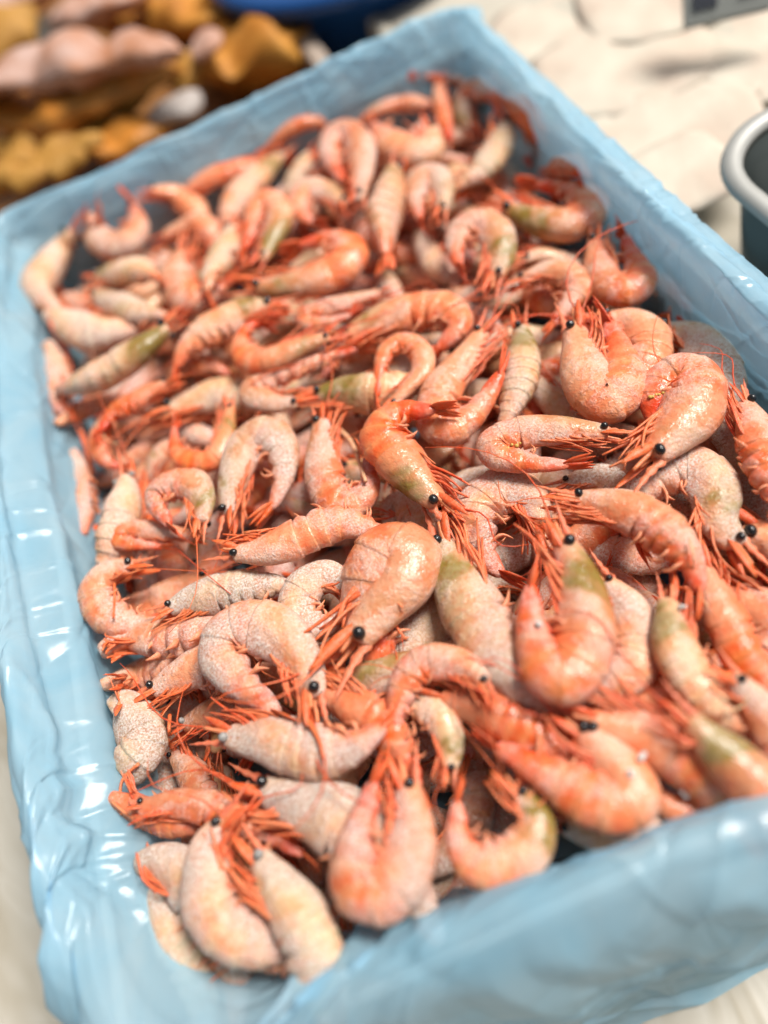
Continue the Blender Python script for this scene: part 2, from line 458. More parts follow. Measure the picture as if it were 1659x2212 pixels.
    F = [(i * n + j, i * n + (j + 1) % n, (i + 1) * n + (j + 1) % n, (i + 1) * n + j) for i in range(M - 1) for j in range(n)]
    F.append(tuple(range(n)))
    o = mesh_obj('plastic_bag', V.reshape(-1, 3) - np.array([0.0155, .247, 0]), F, M_FILM, None, loc=(0.0155, .247, 0))
    tag(o, 'crinkled light blue plastic bag lining the carton, rim folded outwards', 'bag')
    return o
build_bag()

# ------------------------------------------------------------------ what stands around the box
def pvz(x, y, z): return unproj(x, y, z)
def sweep_thing(name, vp, wpx, z, mat, label, cat, group=None, flat=0.55, seed=0, taper=(.45, .85, 1, .9, .4), rough=.5):
    rr = random.Random(seed)
    P = np.array([pvz(x, y, z) for x, y in vp]); Q, L = spline(P, 22)
    wm = wpx * depth(Q[11]) / FOC / 2
    rad = wm * np.interp(np.linspace(0, 1, 22), np.linspace(0, 1, len(taper)), taper)
    rad[0] *= .3; rad[-1] *= .3
    V, F = tube(Q, rad, 14, flat, (0, 0, 1))
    for k in range(len(V)):
        V[k] += np.array([mnoise.noise(Vector(V[k] * 35) + Vector((seed, a_, 0))) for a_ in (0, 9, 18)]) * wm * rough
    base = Q[11].copy(); base[2] = max(0.0, V[:, 2].min())
    o = mesh_obj(name, V - base, F, mat, None, loc=base)
    return tag(o, label, cat, group)
M_AMBER = simple('smoked_fish_amber', (0.58, 0.21, 0.025), 0.5, 0.4, 0, 38, 0.4, 0.004, 45, 0.0, (0.36, 0.16, 0.03))
M_SKIN = simple('pale_fish_skin', (0.50, 0.34, 0.29), 0.5, 0.4, 0, 30, 0.4, 0.004, 45, 0.0, (0.40, 0.16, 0.07))
M_YEL = simple('yellow_seafood', (0.42, 0.22, 0.045), 0.65, 0.3, 0, 50, 0.4, 0.002, 70, 0.0, (0.36, 0.17, 0.03))
M_OLV = simple('olive_fish_back', (0.34, 0.20, 0.025), 0.65, 0.3, 0, 40, 0.4, 0.002, 60, 0.0)
M_GREY = simple('grey_white_fish', (0.46, 0.41, 0.38), 0.65, 0.3, 0, 40, 0.25, 0.002, 60, 0.0)
M_BRN = simple('brown_smoked_fish', (0.42, 0.16, 0.02), 0.65, 0.3, 0, 25, 0.4, 0.002, 60, 0.0, (0.52, 0.24, 0.04))
M_DARK = simple('dark_bowl', (0.07, 0.06, 0.05), 0.5, 0.4)
M_TRAY = simple('brown_tray', (0.30, 0.13, 0.035), 0.5, 0.4, 0, 20, 0.3)
M_BEIGE = simple('beige_tray_rim', (0.42, 0.34, 0.28), 0.5, 0.4, 0, 30, 0.2)
M_CREAM = simple('cream_fish_fillet', (0.58, 0.53, 0.44), 0.65, 0.3, 0, 22, 0.2, 0.002, 60, 0.0, (0.52, 0.42, 0.34))
M_BLUE = simple('blue_plastic', (0.006, 0.055, 0.20), 0.3, 0.5)
M_STEEL = simple('steel_pan', (0.09, 0.11, 0.11), 0.4, 0.5, 0.3, 15, 0.2)
M_RIM = simple('pan_rim', (0.40, 0.40, 0.38), 0.5, 0.5, 0.25, 15, 0.1)
M_FOOD = simple('dark_marinade', (0.06, 0.04, 0.012), 0.65, 0.3, 0, 30, 0.5, 0.002, 60, 0.0, (0.12, 0.03, 0.02))

# tray of smoked fish behind the back wall
tray = empty('fish_tray', (-.17, .80, 0.0)); tag(tray, 'brown tray holding the amber smoked fish', 'tray')
boxm('tray_floor', (-.46, -.275, .004), (.26, .36, .012), M_TRAY, tray, .002)
for lo, hi in (((-.46, -.29, .002), (.26, -.276, .045)), ((-.46, .361, .002), (.26, .375, .045)), ((-.475, -.29, .002), (-.461, .375, .045)), ((.261, -.29, .002), (.275, .375, .045))):
    boxm('tray_rim', lo, hi, M_BEIGE, tray, .003)
FISH = [
 ([(-120, 215), (0, 172), (160, 132), (300, 112), (400, 104)], 78, .085, M_SKIN, 'smoked_fish', 'smoked fish with silvery pink skin lying uppermost in the tray', 'fish'),
 ([(-120, 290), (20, 238), (160, 205), (290, 168), (380, 132)], 95, .062, M_AMBER, 'smoked_fish', 'amber smoked fish directly under the pink skinned one', 'fish'),
 ([(60, 300), (170, 262), (260, 222), (350, 175)], 66, .044, M_OLV, 'smoked_fish', 'olive brown smoked fish under the amber ones', 'fish'),
 ([(215, 345), (275, 305), (345, 258)], 70, .040, M_AMBER, 'smoked_fish', 'short orange smoked fish next to the olive brown one', 'fish'),
 ([(320, 262), (380, 232), (440, 205)], 52, .045, M_GREY, 'fish_piece', 'small grey white fish piece at the tray edge', 'fish piece'),
 ([(400, 190), (400, 150), (410, 120)], 62, .050, M_YEL, 'fish_piece', 'yellow fish piece standing beside the pink piece', 'fish piece'),
 ([(405, 105), (440, 92), (475, 95)], 44, .070, M_SKIN, 'fish_piece', 'small pale pink fish piece beside the brown fish', 'fish piece'),
 ([(440, 150), (560, 100), (680, 50)], 130, .040, M_BRN, 'smoked_fish', 'broad golden brown smoked fish near the blue basin', 'fish'),
 ([(240, 60), (400, 35), (560, 10)], 110, .045, M_BRN, 'smoked_fish', 'dark brown smoked fish at the back of the tray', 'fish'),
 ([(110, 40), (230, 5), (330, -30)], 80, .075, M_SKIN, 'smoked_fish', 'pale peach smoked fish at the back of the tray', 'fish'),
 ([(-40, 130), (10, 90), (60, 40)], 85, .065, M_YEL, 'smoked_fish', 'yellow smoked fish beside the dark bowl', 'fish'),
 ([(-60, 30), (30, 10), (120, -30)], 80, .070, M_SKIN, 'smoked_fish', 'peach coloured fish behind the dark bowl', 'fish'),
]
for k, (vp, wpx, z, mt, nm, lb, ct) in enumerate(FISH):
    sweep_thing(nm, vp, wpx * 1.75, z, mt, lb, ct, 'smoked fish in the tray', seed=k, flat=.5)
for k, (x, y) in enumerate([(10, 318), (70, 312), (128, 318), (35, 352), (95, 352), (150, 345), (185, 318), (10, 385), (70, 380)]):
    sweep_thing('mussel', [(x - 40, y + 14 + 9 * (k % 3)), (x, y), (x + 40, y - 16 + 8 * (k % 2))], 62, .048, M_YEL, 'small yellow mussel in the heap in front of the amber fish', 'mussel', 'yellow mussels in the tray', .8, 40 + k, (.6, 1, 1, .6))
# dark bowl among the fish
def lathe(prof, c, mat, name, parent=None, nseg=40, loc=None):
    ph = np.linspace(0, 2 * np.pi, nseg, endpoint=False)
    V = np.array([[(c[0] + r_ * math.cos(a), c[1] + r_ * math.sin(a), c[2] + z_) for a in ph] for r_, z_ in prof]).reshape(-1, 3)
    return mesh_obj(name, V, grid_faces(len(prof), nseg, True), mat, parent, loc=loc)
p = pvz(85, 50, .07)
tag(lathe([(.001, 0), (.022, 0), (.032, .022), (.034, .024), (.031, .022), (.02, .004), (.001, .003)], (0, 0, 0), M_DARK, 'bowl', loc=p - np.array([0, 0, .03])), 'small dark bowl set among the smoked fish', 'bowl')
# blue basin
p = pvz(765, -45, .03)
basin = empty('basin', (p[0], p[1], 0)); tag(basin, 'deep blue plastic basin behind the carton', 'basin')
lathe([(.001, .001), (.085, .001), (.108, .06), (.114, .062), (.114, .066), (.105, .066), (.082, .006), (.001, .005)], (0, 0, 0), M_BLUE, 'shell', basin, 64)
lathe([(.109, .0605), (.119, .060), (.119, .069), (.106, .069)], (0, 0, 0), M_BLUE, 'rim', basin, 64)
# pale fish fillets to the right
p = pvz(1400, 180, .0)
wt = empty('fillet_tray', (p[0], p[1], 0)); tag(wt, 'shallow white tray under the cream fish fillets', 'tray')
M_WHITE = simple('white_tray', (0.52, 0.48, 0.40), 0.5, 0.4, 0, 25, 0.1)
boxm('tray_floor', (-.13, -.10, .004), (.36, .42, .0395), M_WHITE, wt, .002)
boxm('tray_rim', (-.142, -.10, .002), (-.131, .42, .042), M_WHITE, wt, .003)
FIL = [([(1100, 120), (1220, 60), (1360, 10)], 120), ([(1180, 200), (1330, 140), (1520, 60)], 130), ([(1260, 40), (1420, -10), (1560, -60)], 120),
       ([(1240, 270), (1400, 200), (1600, 130)], 120), ([(1300, 340), (1450, 280), (1640, 220)], 110), ([(1390, 420), (1480, 370), (1580, 330)], 90), ([(1500, 160), (1640, 110), (1760, 60)], 130)]
FLB = ['cream fish fillet touching the grey gap behind the carton', 'long cream fillet lying across the middle of the white tray', 'pale fillet beyond the long one, towards the price card',
       'cream fillet with pinkish seam next to the right bag wall', 'pinkish cream fillet between the bag wall and the steel pan', 'small cream fillet at the foot of the steel pan', 'broad ivory fillet under the price card']
for k, (vp, wpx) in enumerate(FIL):
    sweep_thing('fish_fillet', vp, wpx * 2.9, .039 + .002 * (k % 3), M_CREAM, FLB[k], 'fillet', 'cream fillets in the white tray', .035, 80 + k, (.7, .95, 1, .95, .7), .06)
# price card
pc = pvz(1592, -42, .085); pr_ = pvz(1650, 8, .085)
card = empty('price_card', pc - np.array([0, 0, .02])); tag(card, 'small pale price card with dark print above the fillets', 'price card')
M_PAPER = simple('card_paper', (0.50, 0.48, 0.42), 0.6, 0.3)
M_INK = simple('card_ink', (0.05, 0.055, 0.07), 0.6, 0.3)
M_INK2 = simple('card_grey_print', (0.30, 0.31, 0.29), 0.6, 0.3)
boxm('card', (-.026, 0, 0), (.030, .0012, .045), M_PAPER, card)
boxm('printed_panel', (-.025, -.0008, .002), (.020, -.0002, .044), M_INK2, card)
boxm('printed_mark', (-.021, -.0016, .008), (-.008, -.0010, .016), M_INK, card)
boxm('printed_mark', (.004, -.0016, .010), (.014, -.0010, .018), M_INK, card)
card.rotation_euler = (math.radians(-35), 0, math.radians(-22))
# steel pan
pz = .082
pc = pvz(1470, 318, pz)
def rrect(x0, y0, x1, y1, r_, nc=14):
    out = []
    for cx, cy, a0 in ((x1 - r_, y1 - r_, 0), (x0 + r_, y1 - r_, 90), (x0 + r_, y0 + r_, 180), (x1 - r_, y0 + r_, 270)):
        for q in np.linspace(0, 90, nc): out.append((cx + r_ * math.cos(math.radians(a0 + q)), cy + r_ * math.sin(math.radians(a0 + q))))
    return np.array(out)
pan = empty('steel_pan', (pc[0] + .13, pc[1] - .16, 0)); tag(pan, 'deep steel pan with pale rolled rim and dark marinade', 'pan')
def loft(name, rows, mat, parent, cap=False):
    V = np.vstack([np.c_[rrect(-.13 + i_, -.16 + i_, .13 - i_, .16 - i_, max(.045 - i_, .012)), np.full(56, z_)] for i_, z_ in rows])
    return mesh_obj(name, V, grid_faces(len(rows), 56, cap), mat, parent)
loft('rim', [(.0098, pz - .003), (.009, pz), (.005, pz + .0012), (.001, pz), (0, pz - .003), (.001, pz - .004), (.0095, pz - .004)], M_RIM, pan)
loft('outer_wall', [(.0090, pz - .0045), (.015, .03), (.022, .003), (.03, .001)], M_STEEL, pan, True)
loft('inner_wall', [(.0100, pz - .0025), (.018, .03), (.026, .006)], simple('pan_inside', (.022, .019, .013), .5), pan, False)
loft('marinade', [(.0135, .062), (.10, .066)], M_FOOD, pan, True)
for k in range(9):
    rr = random.Random(300 + k)
    c_ = (pc[0] + .03 + .022 * (k % 3) + rr.uniform(-.006, .006), pc[1] - .035 - .028 * (k // 3) + rr.uniform(-.006, .006), .068)
    V, F = sphere((0, 0, 0), .011, np.array([1.2, .85, .7])); 
    V = V + np.array([[mnoise.noise(Vector(v_ * 90) + Vector((k, 0, 0))) * .003] * 3 for v_ in V])
    tag(mesh_obj('pickled_olive', V, F, M_OLV if k % 2 else simple('dark_red_olive', (0.10, 0.015, 0.008), 0.4), None, loc=c_),
        'olive coloured pickle lying in the steel pan' if k % 2 else 'dark red pickle lying in the steel pan', 'pickle', 'pickles in the steel pan')

# ------------------------------------------------------------------ the shrimp
CREAM = np.array((0.62, 0.46, 0.26)); PINK = np.array((0.70, 0.275, 0.165)); ORANGE = np.array((0.76, 0.165, 0.036))
RED = np.array((0.66, 0.045, 0.010)); OLIVE = np.array((0.19, 0.145, 0.018)); LEGC = np.array((0.72, 0.13, 0.03))
PS = np.array([0, .03, .08, .14, .22, .32, .40, .50, .60, .68, .76, .83, .88, .905])
PH = np.array([.40, .48, .58, .72, .88, .98, 1.0, .98, .88, .71, .54, .39, .29, .16])
SEG = np.array([.37, .455, .54, .625, .705, .775, .885])

def frames(C, side, roll):
    T = unit(np.gradient(C, axis=0))
    up = np.array([0, 0, 1.0])
    n = unit(up - (T @ up)[:, None] * T)
    D0 = np.cross(T, n) * side
    D = math.cos(roll) * D0 + math.sin(roll) * n
    B = np.cross(T, D)                       # lateral
    B *= np.where((B @ up) < 0, -1, 1)[:, None]
    if abs(math.sin(roll)) > 0.9: B = np.cross(T, D)
    return T, D, B

def build_shrimp(C3, w, side, roll, orange, frost, olive, label, group, detail=2, seed=0, fan=True, eyef=False, legs=1.0, name='shrimp', rost=1.0):
    if label and 'front bag fold' in label: legs, rost = .1, 0
    r = random.Random(seed); rg = np.random.default_rng(seed)
    n, mm = ((76, 22) if detail == 2 else (50, 16) if detail == 1 else (34, 10))
    C, Ltot = spline(C3, 120)
    s_all = np.linspace(0, 1, 120)
    s = np.linspace(0, 0.905, n)
    if detail:
        s = np.unique(np.r_[s, SEG[:-1] - .0012, SEG[:-1] + .0012])
        n = len(s)
    root = empty(name, C[50] - np.array([0, 0, w * 0.35]))
    org = C[50] - np.array([0, 0, w * 0.35])
    tag(root, label, 'shrimp', group)
    T, D, B = frames(C, side, roll)
    def at(arr, q):
        q = np.atleast_1d(q)
        return np.stack([np.interp(q, s_all, arr[:, k]) for k in range(3)], 1)
    c, d, b, t = at(C, s), unit(at(D, s)), unit(at(B, s)), unit(at(T, s))
    tall = abs(math.sin(roll))
    a = w * 0.5 * lerp(1.0, 1.1, tall); lat = w * 0.5 * lerp(0.68, 0.90, tall)
    prof = np.interp(s, PS, PH)
    prof[0] *= 0.72; prof[-1] *= 0.35
    c = c - d * (w * 0.115 * prof * (1 - tall))[:, None]
    ph = np.linspace(0, 2 * np.pi, mm, endpoint=False)
    y = np.cos(ph); x = np.sin(ph)
    # abdominal rings overlap like roof tiles; the carapace ends in a step
    k = np.searchsorted(SEG, s) - 1
    ring = np.zeros(n); pl = np.zeros(n); band = np.zeros(n)
    for i, q in enumerate(s):
        if SEG[0] <= q < SEG[-1]:
            kk = int(np.searchsorted(SEG, q, side='right')) - 1
            loc = (q - SEG[kk]) / (SEG[kk + 1] - SEG[kk])
            ring[i] = -0.032 + 0.056 * loc ** 1.5
            pl[i] = math.sin(math.pi * loc) * 0.24 - 0.08
            band[i] = math.cos(2 * math.pi * (loc - .45))
        elif q < SEG[0]:
            ring[i] = 0.030 * max(0, (q - 0.25) / 0.12)
    yy = np.where(y[None, :] < 0, y[None, :] * (np.where(s < .37, 0.95, 0.78) + pl)[:, None], y[None, :])
    xx = x[None, :] * np.where(y[None, :] < -0.3, 1 - 0.22 * np.abs(y[None, :]) * (s < .37)[:, None], 1.0)
    hump = 1 + 0.06 * np.exp(-((s - .53) / .07) ** 2)
    fx = rg.uniform(0, 6.28, 8)
    S2, P2 = np.meshgrid(s, ph, indexing='ij')
    lump = 0.018 * (np.sin(S2 * 17 + fx[0] + np.cos(P2 + fx[1]) * 2) + np.sin(S2 * 31 + P2 * 2 + fx[2]) * 0.7 + np.sin(S2 * 9 + P2 * 3 + fx[3]))
    lump += 0.010 * np.sin(S2 * 60 + 3 * np.sin(P2 * 2 + fx[4])) * np.sin(P2 * 5 + fx[5])
    R = (prof * hump)[:, None] * (1 + ring[:, None] + lump)
    V = c[:, None, :] + d[:, None, :] * (a * R * yy)[:, :, None] + b[:, None, :] * (lat * R * xx)[:, :, None]
    # colour of the shell: paler carapace, orange abdomen, red tail end, olive roe showing through the head
    bright = r.uniform(.82, 1.12)
    base0 = bright * lerp(CREAM, PINK, max(0, min(1, orange * 1.0 - .06 + r.uniform(-.1, .12))))
    ow = np.clip(orange * (0.50 + 0.70 * S2) + 0.10 * np.sin(S2 * 23 + P2 + fx[6]), 0, 1)
    colr = base0 * (1 - ow[..., None]) + bright * ORANGE * ow[..., None]
    hd = 0.38 * np.clip((.375 - S2) / .01, 0, 1)
    colr = colr * (1 - hd[..., None]) + bright * lerp(CREAM, PINK, .35 + .3 * orange) * hd[..., None]
    belly = np.clip(-y, 0, 1)[None, :] * (0.08 + 0.55 * orange)
    colr = colr * (1 - belly[..., None]) + lerp(ORANGE, RED, .45) * belly[..., None]
    tw = np.clip((S2 - 0.64) / 0.22, 0, 1) * (0.22 + 0.72 * orange)
    colr = colr * (1 - tw[..., None]) + RED * tw[..., None]
    if olive > 0:
        ol = 1.7 * olive * np.exp(-((S2 - .15) / .11) ** 2) * np.clip(0.62 + 0.6 * np.cos(P2 + 0.5 * np.sin(S2 * 30 + fx[7])), 0, 1)
        ol = np.clip(ol * (1 + 0.35 * np.sin(S2 * 70 + P2 * 4)), 0, 0.92)
        colr = colr * (1 - ol[..., None]) + OLIVE * ol[..., None]
        olm = ol
    else: olm = 0
    segl = np.zeros(n)
    for q in SEG[:-1]: segl += np.exp(-((s - q - .004) / 0.004) ** 2)
    colr = colr * (1 - 0.06 * np.clip(segl, 0, 1)[:, None, None])
    colr = colr * (1 + band[:, None, None] * np.array([-.02, -.24, -.32]) * (0.5 + .5 * orange))
    fr = np.clip((1 - .7 * olm) * frost * (0.75 + 0.35 * np.sin(S2 * 11 + P2 * 2 + fx[2])) * (1 - 0.25 * (S2 > .75)), 0, 1)
    rgba = np.concatenate([colr, fr[..., None]], -1).reshape(-1, 4)
    mesh_obj('body', V.reshape(-1, 3) - org, grid_faces(n, mm), M_SHELL, root, rgba)

    w = w * 0.83                              # limbs are sized from the slimmer head
    c0, t0, d0, b0 = c[2], t[2], d[2], b[2]
    f0 = -t0
    def limb(nm, P, rad, sides, colour, f=0.0, flat=None, fd=None, parent=root):
        Q, _ = spline(P, 9 if detail == 2 else 6)
        Q[:, 0] = np.clip(Q[:, 0], XL + .014, XR - .011); Q[:, 1] = np.clip(Q[:, 1], YN + .016, YF - .010)
        rr = np.interp(np.linspace(0, 1, len(Q)), np.linspace(0, 1, len(rad)), rad)
        VV, FF = tube(Q, rr, sides, flat, fd)
        tt = np.repeat(np.linspace(0, 1, len(Q)), sides)[:, None]
        cc = np.clip(np.asarray(colour) * (1 + 0.25 * (tt - 0.4)) + 0.0, 0, 1)
        rg4 = np.concatenate([np.broadcast_to(cc, (len(VV), 3)), np.full((len(VV), 1), f)], 1)
        return mesh_obj(nm, VV - org, FF, M_LIMB, parent, rg4)
    lc = lerp(LEGC, RED, r.uniform(.15, .9) * min(1, .45 + orange)); lc2 = lerp(LEGC, CREAM, 0.28)
    lf = frost * 0.35
    # eyes
    hw = lat * 0.56; eh = a * 0.16
    for sg in (-1, 1):
        ec = c0 + b0 * sg * hw * 0.95 + d0 * eh + f0 * w * 0.05
        if r.random() < .1 or not (XL + .011 < ec[0] < XR - .009): continue
        VV, FF = sphere(ec, w * r.uniform(.10, .125), np.array([r.uniform(.85, 1.1), r.uniform(.85, 1.1), r.uniform(.8, 1.0)]))
        eye = mesh_obj('eye', VV - org, FF, M_EYEF if eyef else M_EYE, root)
        if detail == 2:
            limb('eye_stalk', [c0 + b0 * sg * hw * 0.5 + d0 * eh * 0.6, ec - b0 * sg * w * 0.03 - f0 * w * 0.05], [w * .05, w * .06], 5, lc2, lf)
    # rostrum, a toothed blade
    if rost > 0:
        rl = w * r.uniform(0.9, 1.25) * rost
        base = c0 + d0 * a * 0.30 - f0 * w * 0.25
        tip = base + f0 * (rl + w * .25) + d0 * w * r.uniform(0.0, .22) + b0 * w * r.uniform(-.08, .08)
        nn = 12 if detail == 2 else 6
        P = np.array([base + (tip - base) * q + d0 * (-w * .05 * math.sin(q * 3.1)) for q in np.linspace(0, 1, nn)])
        rad = w * (0.125 * (1 - np.linspace(0, 1, nn)) + 0.012)
        rad = rad * (1 + 0.28 * ((np.arange(nn) % 2) * 2 - 1) * (detail == 2))
        P[:, 0] = np.clip(P[:, 0], XL + .014, XR - .010); P[:, 1] = np.clip(P[:, 1], YN + .014, YF - .010)
        VV, FF = tube(P, rad, 6, 0.38, b0)
        rc = lerp(lc, PINK, 0.45)
        mesh_obj('rostrum', VV - org, FF, M_LIMB, root, np.tile(np.r_[rc, lf], (len(VV), 1)))
    # antennal scales and the feelers' thick stalks
    for sg in (-1, 1):
        p0 = c0 - d0 * a * 0.12 + b0 * sg * hw * 0.55 - f0 * w * .08
        p3 = p0 + f0 * w * r.uniform(.75, 1.05) - d0 * w * r.uniform(.0, .22) + b0 * sg * w * r.uniform(.02, .12)
        limb('antennal_scale', [p0, lerp(p0, p3, .5) + b0 * sg * w * .05, p3], [w * .06, w * .105, w * .09, w * .02], 6, lerp(lc, LEGC, .4), lf, 0.25, b0 * sg + d0 * .3)
        if detail == 2:
            q0 = p0 + d0 * w * .05
            q3 = q0 + f0 * w * r.uniform(.45, .7) + b0 * w * r.uniform(-.1, .1)
            limb('feeler_stalk', [q0, lerp(q0, q3, .5), q3], [w * .055, w * .05, w * .035], 5, lc2, lf)
    # feelers
    for sg in ((-1, 1) if detail == 2 else ()):
        if r.random() < 0.7 * legs:
            L = w * r.uniform(1.6, 3.6)
            q0 = c0 - d0 * a * .2 + f0 * w * .4 + b0 * sg * hw * .3
            q1 = q0 + f0 * L * .4 + d0 * w * r.uniform(-.5, .3) + np.array([0, 0, w * .15])
            q2 = q1 + f0 * L * .35 + d0 * w * r.uniform(-1, .6) + b0 * w * r.uniform(-.1, .25)
            q3 = q2 + f0 * L * .2 + d0 * w * r.uniform(-1.2, 1.2) - np.array([0, 0, w * .25])
            if min(q[0] for q in (q1, q2, q3)) < XL + .01 or max(q[0] for q in (q1, q2, q3)) > XR - .008 or min(q[1] for q in (q1, q2, q3)) < YN + .02: continue
            limb('antenna', [q0, q1, q2, q3], [w * .024, w * .017, w * .009], 4, lc, 0.0)
    # walking legs folded forward under the head
    nl = {2: 16, 1: 9, 0: 4}[detail]
    nl = max(2, int(round(nl * legs)))
    for j in range(nl):
        sb = 0.09 + 0.24 * j / max(1, nl - 1)
        cb, tb, db, bb = at(C, sb)[0], unit(at(T, sb))[0], unit(at(D, sb))[0], unit(at(B, sb))[0]
        sg = 1 if j % 2 else -1
        hb = a * np.interp(sb, PS, PH)
        p0 = cb - db * hb * 0.72 + bb * sg * lat * .34
        L = w * r.uniform(.75, 1.25)
        dirn = unit(-tb * 1.0 - db * r.uniform(.02, .30) + bb * r.uniform(-.06, .12))
        p1 = p0 - db * w * r.uniform(.04, .16) + dirn * L * .2
        p2 = p1 + dirn * L * .45 + bb * w * r.uniform(-.07, .08)
        p3 = p2 + unit(dirn + db * r.uniform(-.35, .55) + bb * r.uniform(-.25, .1)) * L * r.uniform(.25, .55)
        thick = w * r.uniform(.024, .042)
        limb('leg', [p0, p1, p2, p3], [thick * 1.4, thick * 1.1, thick * .8, thick * .55], 5, lerp(lc, lc2, r.random() * .8), lf)
    # swimmerets under the abdomen
    ns = {2: 8, 1: 4, 0: 0}[detail]
    for j in range(ns):
        sb = 0.42 + 0.32 * (j // 2) / (ns / 2 - 1 + 1e-6)
        cb, tb, db, bb = at(C, sb)[0], unit(at(T, sb))[0], unit(at(D, sb))[0], unit(at(B, sb))[0]
        hb = a * np.interp(sb, PS, PH)
        p0 = cb - db * hb * .60 + bb * lat * .28 * (1 if j % 2 else -1)
        L = w * r.uniform(.36, .55)
        p1 = p0 - db * L * .6 + tb * L * r.uniform(-.4, .3) + bb * w * .05
        p2 = p1 - db * L * .35 + tb * L * r.uniform(-.6, .5)
        limb('swimmeret', [p0, p1, p2], [w * .07, w * .11, w * .02], 5, lerp(lc2, PINK, .5), lf, 0.4, tb)
    # tail fan
    if fan:
        sb = 0.875
        cb, tb, db, bb = at(C, sb)[0], unit(C[-1] - at(C, sb)[0]), unit(at(D, sb))[0], unit(at(B, sb))[0]
        L = max(w * .75, Ltot * .125)
        tc_ = lerp(ORANGE, RED, .35 + .5 * r.random())
        tel = limb('tail_fan', [cb, cb + tb * L * .5 + db * w * .04, cb + tb * L * .95], [w * .13, w * .10, w * .02], 6, tc_, lf * .7, 0.5, db)
        if detail:
            for u in (-1, -.55, .55, 1):
                ang = u * r.uniform(.22, .42)
                dr = tb * math.cos(ang) + bb * math.sin(ang) - db * 0.10 * abs(u)
                p0 = cb + bb * u * w * .08
                limb('uropod', [p0, p0 + dr * L * .55, p0 + dr * L * r.uniform(.92, 1.08)], [w * .05, w * .13, w * .10, w * .02], 6, lerp(tc_, LEGC, r.random() * .5), lf * .6, 0.25, db, tel)
    return root

